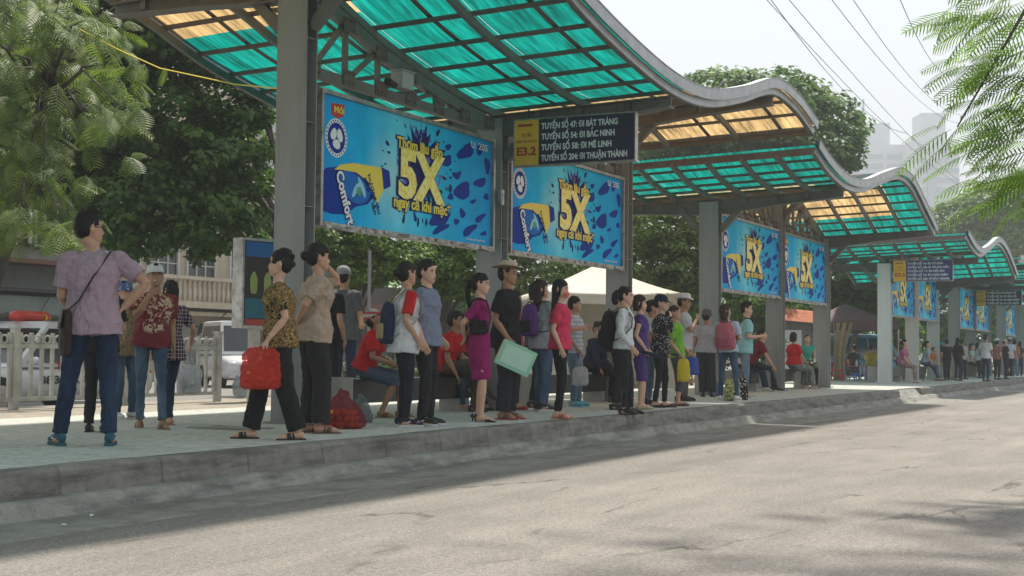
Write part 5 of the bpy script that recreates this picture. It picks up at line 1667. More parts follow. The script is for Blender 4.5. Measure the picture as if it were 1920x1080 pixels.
def m_plastic(name, c, tr=.45):
    s = NT(name)
    v = s.coord()
    n = s.noise(v, 22, 5, .6, 1.5)
    b_ = s.bump(n, 1.0, .03)
    p = s.bsdf(c, .22, b_, 0, .6)
    t = s.n('ShaderNodeBsdfTransparent'); t.inputs[0].default_value = (*[min(1, x * .5 + .5) for x in c], 1)
    tl = s.n('ShaderNodeBsdfTranslucent'); tl.inputs[0].default_value = (*c, 1)
    m1 = s.n('ShaderNodeMixShader'); m1.inputs[0].default_value = .35; s.l(p.outputs[0], m1.inputs[1]); s.l(tl.outputs[0], m1.inputs[2])
    m2 = s.n('ShaderNodeMixShader'); s.l(s.ramp(n, [(.35, tr * .5), (.65, min(1, tr * 1.3))]), m2.inputs[0]); s.l(m1.outputs[0], m2.inputs[1]); s.l(t.outputs[0], m2.inputs[2])
    return s.done(m2)
PL_RED = m_plastic('plastic_red', (.80, .06, .035), .42); PL_WHT = m_plastic('plastic_white', (.72, .73, .76), .30); PL_BLUE = m_plastic('plastic_blue', (.02, .10, .50), .1)
PL_YEL = m_plastic('plastic_yellow', (.75, .62, .01), .05); PL_GREY = m_plastic('plastic_clear', (.30, .34, .36), .5)
def hang_bag(P, side, label, mat, w=.30, h=.32, d=.16, name='plastic_bag', cat='plastic bag', neck=.10, fill=None):
    s = P['s']; hd = P['world'](P['W'][side] + (P['W'][side] - P['E'][side]).normalized() * .10)
    r = thing(name, label, cat, hd, KA + .15, 'bags carried by the people')
    m = MB()
    m.tube([(0, 0, -neck - h), (0, 0, -neck - h * .92), (0, 0, -neck - h * .5), (0, 0, -neck - h * .12), (0, 0, -neck + .01)],
           [(w * .42, d * .3), (w * .50, d * .5), (w * .49, d * .5), (w * .46, d * .28), (w * .30, d * .10)], 20, up=(1, 0, 0))
    o = m.build('bag_body', mat, r, True)
    fuse(o, .012, 1, .022, .06)
    m = MB()
    for k in (-1, 1): m.tube([(w * .16 * k, 0, -neck + .0), (w * .06 * k, 0, -neck * .4), (0, 0, .015), (-w * .02 * k, .02, -neck * .4), (w * .05 * k, d * .1, -neck)], [(.012, .004)] * 5, 5)
    m.build('handle', mat, r, True)
    if fill:
        m = MB()
        for i in range(fill[1]): m.ell((rnd.uniform(-w * .30, w * .30), rnd.uniform(-d * .16, d * .12), -neck - h * .82 + rnd.uniform(0, h * .28)), (fill[2],) * 3, None, 10, 7)
        m.build('contents', fill[0], r, True)
    return r

# ================================================================ the people, left to right
PINKS = C('shirt_dusty_pink', (.36, .24, .30), 'check', (.50, .38, .44)); MARO = m_shirt_print()
P1 = person('man in dusty pink shirt seen from behind with hands at his waist', 163, 835, 395, 187, 112, top=(PINKS, 'short', .12, 1.06), bottom=(DEN, 'jeans'), shoes=(S_TEAL, 'sneaker', S_TEAL), arms=('front', 'hip'), legs='apart', glasses=True, skin='b', curls=(.5, .7), tilt=0)
sling(P1, 'dark brown messenger bag on the back of the man in dusty pink', C('leather_brown', (.045, .028, .026), rough=.5), -1, .58, (.24, .09, .34), back=-.05)
P2 = person('man in white cap and maroon printed tee holding a cigarette to his mouth', 281, 803, 494, 8, 10, top=(MARO, 'short', .07, 1.02), bottom=(DEN2, 'slim'), shoes=(S_BRN, 'sandal', T_SOLE), arms=('down', (-.10, .17, .03, (.30, .7, -1), 0)), legs='stride', hat=('cap', C('cap_white', (.62, .66, .66))), skin='c', curls=(.3, .9), lean=(6, -3), nod=-6)
# cigarette
c_ = P2['world'](P2['X']((.03, .10, .045)) / P2['s'])
tag(MB().tube([c_, c_ + Vector((.05, -.03, .0))], .004, 6).build('cigarette', M_wt), 'cigarette in the hand of the man in white cap', 'cigarette')
PLAID = C('shirt_plaid', (.018, .015, .028), 'plaid', (.10, .04, .07))
P3 = person('woman in dark plaid shirt with long black hair seen from behind', 316, 796, 526, 205, 215, sex='f', top=(PLAID, 'short', .16, 1.12), bottom=(DEN, 'slim'), shoes=(S_BRN, 'sandal', T_SOLE), hair='longer', arms=('down', 'out'), legs='stride2', skin='b')
hang_bag(P3, 1, 'white plastic bag of green fruit held by the woman in plaid', PL_WHT, .26, .30, .2, neck=.16, fill=(plain('fruit_green', (.16, .22, .05), .5), 10, .035))
P4 = person('person in black trousers mostly hidden behind the man in dusty pink', 182, 810, 505, 160, 170, top=(C('shirt_black', (.02, .02, .022)), 'short', .08), bottom=(BLK2, 'jeans'), shoes=(S_BLK, 'shoe'), hair='short', arms=('down', 'front'))
P5 = person('person in tan patterned shirt half hidden behind the man in white cap', 232, 786, 530, 40, 30, sex='f', top=(C('shirt_tan_print', (.36, .28, .16), 'floral', (.16, .12, .06)), 'short', .12, 1.1), bottom=(DEN2, 'jeans'), shoes=(S_WHT, 'sneaker', W_SOLE), hair='short',
            hat=('bucket', C('hat_blue_dots', (.08, .14, .32), 'dots', (.6, .62, .66))), arms=('front', 'down'))
FLOR = C('blouse_black_gold', (.012, .012, .018), 'floral', (.34, .22, .07), 1.3)
P6 = person('older woman in black and gold patterned blouse holding a red plastic bag', 522, 824, 468, 268, 262, sex='f', top=(FLOR, 'short', .10, 1.10), bottom=(BLK, 'loose'), shoes=(S_BLK, 'sandal'), hair='curly', arms=((.05, .10, -.47, (0, -1, 0), 0), 'hold'), legs='stride2', skin='a', lean=(3, 0), build=1.06)
m_or = plain('orange_peel', (.72, .22, .02), .45, .15, 40, bump=.2)
hang_bag(P6, -1, 'translucent red plastic bag held by the woman in patterned blouse', PL_RED, .35, .35, .12, neck=.0, fill=(m_or, 26, .034))
P7 = person('woman in beige embroidered shirt with a hair bun holding a hand to her face', 588, 812, 456, 108, 105, sex='f', top=(C('shirt_beige', (.46, .37, .28), 'check', (.40, .30, .23), .4), 'short', .10, 1.12), bottom=(C('trouser_charcoal', (.028, .027, .03)), 'loose'), shoes=(S_BRN, 'sandal', S_BRN), hair='bun', arms=('headf', 'back'), legs='stand', skin='b', lean=(4, 0), build=1.08)
P8 = person('person in pale blue sun hat between the blouse woman and beige shirt woman', 556, 784, 486, 140, 130, sex='f', top=(GRY, 'short', .1), bottom=(BLK2, 'slim'), hair='short', hat=('bucket', C('hat_pale_blue', (.16, .32, .42), 'dots', (.4, .5, .55))), skin='b')
P9 = person('man in dark grey checked shirt with pale cap behind the beige shirt woman', 641, 752, 500, 150, 160, top=(C('shirt_dark_check', (.075, .08, .09), 'check', (.14, .15, .16)), 'short', .14, 1.05), bottom=(NAVYC, 'jeans'), hat=('cap', GRY), arms=('down', 'front'))
P10 = person('person in black tee just behind the shoulder of the beige shirt woman', 612, 768, 505, 165, 150, top=(BLK, 'short', .08), bottom=(BLK2, 'slim'), hat=('cap', C('cap_pale_grey', (.42, .45, .47))), arms=('down', 'down'))
def seated(label, px, lat=9.3, t=None, **kw):
    if t is None: t = t_at(px, lat)
    kw.setdefault('sit', (0, .06))
    return person(label, loc=(-lat, t, PLAT), **kw)
RED = C('tee_red', (.52, .018, .022))
P11 = seated('seated young man in red tee and pale cap looking down at a phone', 682, 9.1, H=1.64, turn=78, look=75, nod=-32, top=(RED, 'short', .05, 1.08), bottom=(C('shorts_blue_check', (.05, .075, .12), 'check', (.09, .12, .18)), 'knee'), shoes=(S_BRN, 'sandal', T_SOLE), hat=('cap', C('cap_striped', (.55, .52, .48), 'stripes', (.5, .1, .1), .5)), arms=('phone', 'phone'), lean=(20, 0), skin='c', sit=(.02, -.16))
RAG = C('tee_white', (.62, .64, .67))
P12 = person('woman in white tee with red sleeves and navy trousers', 758, 800, 491, 108, 125, sex='f', top=(RAG, 'short', .16, 1.12, RED), bottom=(C('trouser_navy', (.016, .022, .035)), 'slim'), shoes=(C('sneaker_black_purple', (.03, .025, .04), 'dots', (.35, .25, .45), .5), 'sneaker', W_SOLE), hair='bun', arms=('down', 'hold'), legs='stand', skin='b')
tp = P12['world'](P12['N'] - P12['fr'] * .2)
backpack(P12, 'dark navy backpack hanging behind the woman with red sleeves', C('pack_navy', (.018, .035, .075)), C('pack_tan', (.35, .28, .16)), .27, .44, .14, .10)
P13 = person('man in blue grey polo shirt and black trousers facing the road', 797, 798, 488, 72, 60, top=(C('polo_blue_grey', (.20, .23, .32)), 'short', .10, 1.08, None, C('collar_dark', (.03, .035, .05))), bottom=(BLK2, 'jeans'), shoes=(S_BLK, 'sneaker', W_SOLE), arms=('hold', 'down'), skin='a', build=1.05)
P14 = seated('seated man in red polo shirt with brown trousers turned to the road', 830, 9.2, H=1.68, turn=62, look=80, nod=-4, top=(RED, 'short', .05, 1.05, None, RED), bottom=(BRN, 'jeans'), shoes=(S_BLK, 'shoe'), arms=('lap', 'lap'), lean=(22, 0), skin='c', sit=(.0, 0), legs='cross')
P15 = seated('seated person in blue jeans and golden shoes holding a phone behind the polo man', 808, 9.4, H=1.55, turn=70, look=70, sex='f', nod=-20, top=(C('blouse_pale_pink', (.45, .28, .28)), 'short', .05), bottom=(DEN2, 'slim'), shoes=(S_GOLD, 'flat', S_GOLD), arms=('phone', 'phone'), hair='long', sit=(.04, .1), legs='cross')
P16 = seated('seated woman in black dotted dress beside the man in red polo', 864, 9.3, H=1.56, turn=60, look=50, sex='f', top=(BLK, 'short', .05), bottom=(C('trouser_black_dots', (.02, .02, .022), 'dots', (.3, .28, .26), 1.3), 'jeans'), shoes=(S_BLK, 'flat'), arms=('lap', 'lap'), hair='bob', sit=(-.02, .06))
MAG = C('dress_magenta', (.27, .012, .12))
P18 = person('woman in magenta skirt suit and black heels with her hands behind her back', 897, 791, 513, 82, 74, sex='f', top=(MAG, 'short', .15, .98), bottom=(MAG, 'skirt'), shoes=(S_BLK, 'heel'), hair='pony', arms=('back', 'back'), legs='together', skin='a', build=.95)
sling(P18, 'black handbag slung at the side of the magenta suit woman', C('leather_black', (.012, .012, .013), rough=.4), 1, .30, (.22, .09, .16), across=False, back=.02, name='handbag')
P19 = person('man in black shirt and straw hat holding a green folder', 948, 786, 492, 70, 72, top=(C('shirt_black2', (.014, .014, .016)), 'short', .14, 1.12), bottom=(BLK2, 'loose'), shoes=(S_BRN, 'sandal', S_RED), hat=('straw', C('straw', (.62, .50, .36), 'check', (.48, .36, .25), 3)), arms=('down', 'hold'), skin='c', curls=(.4, 1.0), build=1.03)
# green folder
fp = P19['world'](P19['W'][1] + (P19['W'][1] - P19['E'][1]).normalized() * .08)
r = thing('folder', 'large pale green folder held down by the man in straw hat', 'folder', fp - Vector((0, 0, .03)), KA + R(10))
M_fold = plain('folder_green', (.26, .58, .40), .4, .1, 5); M_fold2 = plain('folder_sheet', (.42, .66, .54), .3, .1, 5)
q = Matrix.Rotation(R(24), 3, 'Y')
MB().box(q @ Vector((.10, 0, -.10)), (.42, .035, .30), q).build('cover', M_fold, r)
MB().box(q @ Vector((.10, -.021, -.10)), (.34, .004, .22), q).build('sheet', M_fold2, r)
MB().box(q @ Vector((-.113, 0, -.10)), (.012, .03, .27), q).build('page_edge', plain('paper_edge', (.55, .42, .30), .8), r)
P20 = person('person in pink top and red shoes hidden behind the straw hat man', 962, 768, 545, 90, 90, sex='f', top=(C('top_pink', (.55, .10, .16)), 'short', .12), bottom=(BLK2, 'slim'), shoes=(S_RED, 'flat', S_RED), hair='bob')
P21 = person('person with long brown ponytail in grey tee and jeans, purple backpack on', 1014, 771, 524, 128, 110, sex='f', top=(GRY, 'short', .12, 1.05), bottom=(DEN2, 'jeans'), shoes=(S_BLK, 'sneaker', W_SOLE), hair='longer', hairmat=HAIRB, arms=('front', 'front'), build=1.05)
backpack(P21, 'purple and black backpack worn beside the pink polo woman', C('pack_purple', (.10, .035, .17)), BLK, .30, .42, .16)
PPOL = C('polo_pink', (.62, .045, .11))
P22 = person('woman in bright pink polo with floral face mask and black trousers', 1047, 785, 524, 82, 72, sex='f', top=(PPOL, 'short', .07, 1.02, None, C('collar_white', (.6, .6, .6))), bottom=(C('leggings_black', (.012, .012, .014)), 'slim'), shoes=(C('thong_pink', (.45, .14, .10)), 'sandal', C('thong_pink2', (.5, .22, .16))), hair='longer', arms=('bent', 'down'), skin='a',
             mask=C('mask_floral', (.62, .30, .20), 'floral', (.55, .05, .08), 2.5))
P23 = person('woman in grey and white top and jeans with bright blue sneakers', 1075, 762, 556, 70, 88, sex='f', top=(C('top_grey_white', (.42, .46, .52), 'stripes', (.62, .64, .66), .6), 'short', .10, 1.1), bottom=(DEN3, 'jeans'), shoes=(S_BLUE, 'sneaker', S_BLUE), hair='short', arms=('down', 'swing'), skin='b')
hang_bag(P23, 1, 'knotted white plastic bag beside the black trousers of the pink polo woman', PL_WHT, .24, .26, .2, neck=.2)
P24 = seated('seated woman in dark clothes with white mask and crossed legs', 1106, 9.2, H=1.6, turn=48, look=25, sex='f', top=(NAVYC, 'long', .05), bottom=(BLK, 'loose'), shoes=(S_BRN, 'shoe'), hair='short', arms=('lap', 'knee'), lean=(20, 0), mask=C('mask_white', (.6, .6, .64)), legs='cross', sit=(0, .05), skin='c')
P25 = seated('seated person in dark shorts beside the masked woman', 1132, 9.2, H=1.6, turn=60, look=60, top=(BLK, 'short', .05), bottom=(NAVYC, 'knee'), shoes=(S_BRN, 'sandal', T_SOLE), arms=('lap', 'lap'), lean=(12, 0), skin='b')
r = thing('shoulder_bag', 'yellow and cream bag on the lap of a seated person', 'bag', P25['world'](P25['P'] + Vector((0, .28, .12))), P25['rz'])
fuse(MB().tube([(0, 0, -.1), (0, 0, -.08), (0, 0, .08), (0, 0, .12)], [(.14, .06), (.17, .08), (.16, .07), (.12, .02)], 14, up=(1, 0, 0)).build('bag_body', C('bag_cream_yellow', (.42, .36, .22), 'stripes', (.55, .38, .05), .5), r, True), .012, 2)
P26 = person('young man in white shirt and black trousers wearing a black backpack', 1172, 777, 538, 80, 82, top=(C('shirt_white', (.62, .64, .65)), 'long', .05, 1.02), bottom=(BLK2, 'slim'), shoes=(S_BLK, 'shoe'), arms=('down', 'swing'), skin='a', build=.96, legs='stand')
backpack(P26, 'large black backpack worn by the young man in white shirt', C('pack_black', (.014, .014, .016)), C('pack_black2', (.03, .03, .032)), .34, .52, .20)
P26b = person('person in dark jacket close behind the young man in white shirt', 1158, 768, 545, 100, 95, top=(C('jacket_dark', (.05, .02, .03)), 'long', .1), bottom=(BLK2, 'slim'))
PUR = C('dress_purple', (.085, .045, .20))
P27 = person('woman in violet sleeveless top and shorts with short brown hair', 1196, 768, 553, 92, 95, sex='f', top=(PUR, 'cap', .14, 1.08), bottom=(PUR, 'knee'), shoes=(S_GOLD, 'flat', S_GOLD), hair='bob', hairmat=HAIRB, arms=('swing', 'hold'), skin='a', build=1.04)
um = P27['world'](P27['W'][1] + (P27['W'][1] - P27['E'][1]).normalized() * .07)
r = thing('folded_umbrella', 'short folded dark umbrella in the hand of the violet dressed woman', 'umbrella', um, KA)
MB().tube([(-.16, 0, .04), (.0, 0, 0), (.14, 0, -.04), (.19, 0, -.055)], [.018, .028, .032, .012], 10).build('canopy', C('umbrella_dark', (.02, .03, .06)), r, True); MB().tube([(-.24, 0, .06), (-.15, 0, .038)], .010, 8).build('handle', M_dark, r)
P28 = person('person in navy cap and black dotted blouse with a hand at the mouth', 1238, 764, 553, 76, 74, sex='f', top=(C('blouse_dotted', (.02, .02, .026), 'dots', (.55, .55, .55)), 'long', .10, 1.08), bottom=(BLK, 'slim'), shoes=(S_BLK, 'flat'), hair='bun', hat=('cap', C('cap_navy', (.012, .018, .06))), arms=('down', 'face'), skin='a')
GRN = C('tee_green', (.17, .42, .04))
P29 = person('woman in bright green tee holding blue and yellow bags', 1270, 761, 573, 78, 70, sex='f', top=(GRN, 'short', .10, 1.05), bottom=(C('trouser_grey', (.075, .078, .088)), 'crop'), shoes=(S_BRN, 'flat'), hair='pony', hairmat=HAIRB, arms=('swing', 'hold'), skin='b')
hang_bag(P29, 1, 'bright yellow bag hanging from the hand of the green tee woman', PL_YEL, .20, .33, .10, neck=.02)
hang_bag(P28, 1, 'bright blue plastic bag between the dotted blouse and the green tee', PL_BLUE, .26, .30, .16, neck=.35) if False else hang_bag(P29, -1, 'bright blue plastic bag between the dotted blouse and the green tee', PL_BLUE, .20, .26, .12, neck=.02)
P30 = person('man in white hat and pale shirt raising a hand behind the green tee woman', 1283, 752, 552, 85, 78, top=(C('shirt_pale', (.46, .47, .50)), 'short', .1), bottom=(C('trouser_taupe', (.12, .11, .10)), 'jeans'), hat=('fedora', C('hat_white', (.60, .62, .63))), arms=('down', 'chin'), skin='c')
P31 = person('man in peach shirt and khaki shorts walking away behind the shelter', 1303, 722, 606, 185, 180, top=(C('shirt_peach', (.58, .42, .33)), 'short', .1), bottom=(KHA, 'knee'), shoes=(S_BLK, 'sandal'), skin='b', group=PG)
P32 = person('man in pale grey shirt with dark hat standing back to the camera', 1326, 744, 582, 175, 160, top=(C('shirt_pale_grey', (.36, .36, .40)), 'short', .05, 1.05), bottom=(C('trouser_dark_grey', (.035, .037, .042)), 'loose'), shoes=(S_BLK, 'shoe'), hat=('bucket', C('hat_taupe', (.10, .09, .085))), skin='c', build=1.08)
P33 = person('young woman in pale blue top and jeans with a pink backpack', 1366, 752, 570, 168, 120, sex='f', top=(C('top_pale_blue', (.42, .50, .60)), 'short', .06, 1.02), bottom=(C('denim_blue', (.035, .075, .13), 'denim', (.10, .17, .25)), 'slim'), shoes=(S_WHT, 'sneaker', W_SOLE), hair='long', hairmat=HAIRB, arms=('bent', 'bent'), legs='apart')
backpack(P33, 'dusty pink backpack with two straps on the young woman in jeans', C('pack_pink', (.42, .13, .17)), C('pack_pink2', (.33, .09, .13)), .37, .48, .15)
for i, (x_, y_, lab, mt) in enumerate(((1373, 752, 'dark shopping bag with a large flower print between two pairs of feet', C('bag_flower', (.02, .03, .03), 'floral', (.45, .5, .2))), (1388, 750, 'black shopping bag with white spots standing on the platform', C('bag_spots', (.02, .02, .02), 'dots', (.65, .65, .6), .6)), (1343, 742, 'crumpled blue cloth bag standing by the dark trousered man', C('bag_blue', (.10, .13, .24))))):
    p = on_z(x_, y_, PLAT)
    r = thing('shopping_bag', lab, 'shopping bag', p, KA + .3, 'bags standing on the platform')
    fuse(MB().tube([(0, 0, .0), (0, 0, .02), (0, 0, .25), (0, 0, .38 if i < 2 else .26)], [(.13, .07), (.15, .09), (.14, .07), (.12, .02)], 14, up=(1, 0, 0)).build('bag_body', mt, r, True), .013, 1, .02, .07)
    MB().tube([(-.06, 0, .36), (-.05, 0, .48), (.05, 0, .48), (.06, 0, .36)], .008, 5).build('handle', mt, r) if i < 2 else None
AQU = C('polo_aqua', (.28, .55, .58))
P34 = person('young man in aqua polo and light jeans turned towards the road', 1396, 747, 566, 98, 88, top=(AQU, 'short', .12, 1.05, None, C('collar_aqua', (.08, .2, .26))), bottom=(DEN3, 'jeans'), shoes=(S_GOLD, 'sneaker', W_SOLE), arms=('down', 'bent'), skin='a')
sling(P34, 'black satchel hanging behind the young man in aqua polo', C('satchel', (.025, .024, .024), 'check', (.06, .05, .05)), -1, .52, (.28, .10, .26), back=-.12)
P35 = seated('seated man in maroon tee with dark hair resting his chin on his hand', 1408, 9.1, H=1.70, turn=88, look=90, nod=-8, top=(C('tee_maroon', (.16, .012, .025)), 'short', .05), bottom=(C('denim_dark2', (.014, .02, .036), 'denim', (.03, .04, .06)), 'slim'), shoes=(S_BLK, 'sneaker', W_SOLE), arms=('chin', 'far'), lean=(28, 0), skin='b', sit=(.06, .12), seat=.5)
P35b = seated('seated person in white behind the man in maroon tee', 1394, 9.3, H=1.58, turn=80, look=70, sex='f', top=(C('top_white2', (.5, .46, .44)), 'short', .05), bottom=(DEN, 'jeans'), shoes=(S_WHT, 'sneaker', W_SOLE), hair='long', arms=('lap', 'lap'), lean=(15, 0), sit=(.1, .1))
P36 = seated('seated woman in red top turned away with patterned trousers', 1488, 9.0, H=1.58, turn=125, look=150, sex='f', top=(C('top_red2', (.50, .012, .02)), 'short', .05, 1.15), bottom=(C('trouser_leaf', (.05, .07, .08), 'floral', (.28, .3, .27)), 'loose'), shoes=(S_GOLD, 'flat', S_GOLD), hair='bob', arms=('lap', 'lap'), build=1.15, skin='b')
P37 = seated('seated woman in turquoise top holding a small bouquet', 1511, 9.0, H=1.55, turn=20, look=10, nod=-22, sex='f', top=(C('top_turquoise', (.04, .34, .28)), 'cap', .05, 1.08), bottom=(BLK, 'jeans'), shoes=(S_BRN, 'flat'), hair='bun', arms=('lap', 'lap'), lean=(12, 0), skin='b')
P38 = person('man in lavender shirt standing under the purple canopy', 1522, 712, 611, 170, 150, top=(C('shirt_lavender', (.40, .38, .50)), 'short', .1), bottom=(BLK2, 'jeans'))
for i_, (lab_, x_, fy_, hy_, tn_, sx_, t_, b_, h_) in enumerate((
  ('person with dark hair just behind the purple backpack', 1003, 764, 530, 100, 'f', C('top_slate', (.07, .08, .10)), BLK2, 'bob'),
  ('person in white tee standing behind the violet dressed woman', 1212, 758, 562, 110, 'm', C('tee_white5', (.5, .5, .52)), DEN2, 'short'))):
    person(lab_, x_, fy_, hy_, tn_, sex=sx_, top=(t_, 'short', .1), bottom=(b_, 'jeans'), hair=h_, arms=(('down', 'front'), ('bent', 'down'), ('down', 'down'))[i_ % 3], skin='bca'[i_ % 3], lean=(2 + 3 * (i_ % 2), 0))
# far shelters
FARP = [
 ('seated woman in magenta patterned blouse right of the pale column', 'sit', 1690, 8.7, 75, 'f', C('blouse_magenta', (.34, .03, .16), 'floral', (.5, .2, .35)), C('trouser_cream_print', (.40, .34, .28), 'floral', (.18, .1, .1)), S_WHT, 'bun', None),
 ('seated woman in pale pink top behind the magenta blouse', 'sit', 1697, 9.3, 80, 'f', C('top_pale_pink', (.5, .34, .34)), BLK2, S_WHT, 'bob', None),
 ('seated child in dark top left of the magenta blouse', 'sit', 1683, 9.8, 80, 'f', C('top_brown', (.12, .07, .06)), BRN, S_BRN, 'bob', None),
 ('seated woman in pale blue shirt and jeans farther along the bench', 'sit', 1733, 8.9, 85, 'f', C('shirt_sky', (.34, .46, .56)), DEN2, S_RED, 'pony', None),
 ('small child in orange top sitting beside the pale blue shirt', 'sit', 1745, 8.8, 60, 'f', C('top_orange', (.60, .16, .03)), DEN, S_BLUE, 'short', None),
 ('seated man with turquoise cap and tan trousers leaning forward', 'sit', 1756, 8.9, 90, 'm', C('top_blue_print', (.12, .13, .28), 'floral', (.4, .2, .1)), KHA, S_BLK, 'short', ('cap', C('cap_turquoise', (.03, .30, .36)))),
 ('standing person in black with black trousers by the light green tree', 'st', 1775, 713, 636, 'm', BLK, BLK2, S_BLK, 'short', None),
 ('standing woman in black jacket and dark jeans seen from behind', 'st', 1796, 714, 633, 'f', C('jacket_black', (.02, .014, .016)), DEN, S_BRN, 'long', None),
 ('standing man in white tee half behind the black jacket woman', 'st', 1807, 711, 636, 'm', C('tee_offwhite', (.5, .42, .42)), BLK2, S_BLK, 'short', None),
 ('seated person in pale green top with face mask far along the platform', 'sit', 1818, 8.9, 70, 'f', C('top_mint', (.38, .5, .44)), BLK, S_WHT, 'short', None),
 ('child in lime green sitting low near the white shirted man', 'sit', 1836, 8.6, 280, 'f', C('top_lime', (.42, .55, .25)), C('trouser_lime', (.3, .42, .12)), S_WHT, 'short', None),
 ('man in white shirt and dark jeans standing with his back turned far along', 'st', 1848, 715, 627, 'm', C('shirt_white3', (.62, .64, .66)), DEN, S_BRN, 'short', None),
 ('woman in white hat and reddish top standing far along the platform', 'st', 1870, 712, 635, 'f', C('top_rust', (.30, .13, .11)), BLK, S_BLK, 'bob', ('fedora', C('hat_white2', (.58, .58, .56)))),
 ('person in dark clothes standing right of the white hat', 'st', 1886, 711, 636, 'm', BLK, BLK2, S_BLK, 'short', ('cap', C('cap_grey2', (.35, .38, .42)))),
 ('person in pale blue shirt with cap standing near the far sign', 'st', 1893, 710, 632, 'm', C('shirt_lightblue2', (.44, .52, .6)), BLK2, S_WHT, 'short', ('cap', C('cap_grey3', (.42, .45, .48)))),
 ('person in orange brown top at the right end of the crowd', 'st', 1903, 709, 636, 'f', C('top_orange2', (.42, .16, .10)), DEN3, S_WHT, 'bob', None),
 ('person in dark top with handbag at the right end of the crowd', 'st', 1912, 708, 640, 'f', C('top_dark3', (.07, .05, .07)), DEN, S_WHT, 'long', None),
 ('person in white standing between the seated mint top and white shirt', 'st', 1835, 709, 643, 'f', C('top_white4', (.42, .5, .52)), BLK, S_BLK, 'bob', None),
]
for i, (lab, k, px, a, b_, sex, tm, bm_, sh, hr, ht) in enumerate(FARP):
    if k == 'sit':
        P = seated(lab, px, a, H=1.58 if 'child' not in lab else 1.15, turn=b_, sex=sex, top=(tm, 'short', .05, 1.05), bottom=(bm_, 'jeans'), shoes=(sh, 'flat'), hair=hr, hat=ht, arms=('lap', 'lap'), lean=(14 + 5 * (i % 3), 0), skin='abc'[i % 3], nod=-10)
    else:
        P = person(lab, px, a, b_, 150 + 20 * (i % 4) - 60 * (i % 2), sex=sex, top=(tm, 'long' if 'jacket' in lab or 'black' in lab[:20] else 'short', .09), bottom=(bm_, 'jeans'), shoes=(sh, 'shoe'), hair=hr, hat=ht, arms=('down', 'front' if i % 2 else 'down'), skin='abc'[i % 3])
for i, (px, d, tm, lab) in enumerate(((1632, 47, C('tee_yellow', (.62, .55, .06)), 'stall customer in yellow shirt sitting on a blue stool'), (1603, 49, C('tee_blk4', (.03, .03, .04)), 'stall customer in dark shirt sitting behind the yellow table'))):
    g = at_d(px, 690, d)
    person(lab, loc=(g.x, g.y, .2), H=1.6, turn=160 + 40 * i, sit=(0, 0), seat=.42, top=(tm, 'short', .05), bottom=(NAVYC, 'jeans'), hair='short', arms=('lap', 'lap'), lean=(12, 0))

def phone(P, label):
    c = P['world']((P['W'][1] + P['W'][-1]) / 2 + P['fr'] * .09 + Vector((0, 0, .03)))
    tag(MB().box((0, 0, 0), (.075, .15, .010), (.5, 0, 0)).build('phone', M_dark, loc=c, rotz=P['rz']), label, 'phone')
phone(P11, 'phone in the hands of the seated young man in red tee'); phone(P15, 'phone in the hands of the seated person in golden shoes')
c = P37['world']((P37['W'][1] + P37['W'][-1]) / 2 + P37['fr'] * .08)
r = thing('bouquet', 'small bouquet of leaves and white flowers held by the turquoise topped woman', 'bouquet', c)
Cc, Nn = crown_points([(0, 0, .05, .14, .14, .12)], 18, 14, .05, .3); V, Q = leaf_quads(Cc, Nn, .05, .5); np_mesh('leaves', V, Q, LEAF_MID, r)
m = MB()
for i in range(9): m.ell((rnd.uniform(-.1, .1), rnd.uniform(-.12, .0), rnd.uniform(.06, .16)), (.022,) * 3, None, 8, 6)
m.build('flowers', M_wt, r)

# ---------------------------------------------------------------- street things
M_fence = dirty('fence_white_paint', (.52, .52, .49), (.24, .22, .19), 5, .7, .7, bump=.3)
M_gran = dirty('granite_dark', (.045, .042, .040), (.02, .02, .02), 6, .35, .6)
M_conc = dirty('bench_concrete', (.40, .39, .36), (.22, .21, .19), 5, .85, .6, bump=.3)
M_rubber = plain('rubber', (.02, .02, .02), .8); M_carw = plain('car_white', (.62, .63, .64), .22, .05, 2, .6); M_chrome = plain('chrome', (.5, .5, .5), .2, .05, 5, .5, .9)
# fence: panels of bars with rings
FL = 13.6
fr_ = thing('picket_fence', 'white painted picket fence with ring ornaments along the back of the platform', 'fence', (-FL, 12.6, PLAT - .006))
for k, (a, b_) in enumerate(((8.6, 10.85), (10.85, 13.1), (13.1, 15.1), (15.1, 17.1))):
    m = MB(); y0, y1 = a - 12.6, b_ - 12.6
    m.box((0, (y0 + y1) / 2, .80), (.05, y1 - y0 - .09, .055)); m.box((0, (y0 + y1) / 2, .13), (.05, y1 - y0 - .09, .05))
    n = int((y1 - y0) / .17)
    for i in range(n):
        y = y0 + (i + .5) * (y1 - y0) / n
        m.box((0, y, .56), (.032, .048, .82))
        if i < n - 1:
            yc = y + (y1 - y0) / n / 2
            m.tube([(0, yc + .052 * math.cos(q * .5236), .885 + .052 * math.sin(q * .5236)) for q in range(13)], .014, 5)
    m.build('fence_panel', M_fence, fr_)
    MB().box((0, y1, .51), (.09, .09, 1.02)).box((0, y1, 1.035), (.12, .12, .03)).build('fence_post', M_fence, fr_)

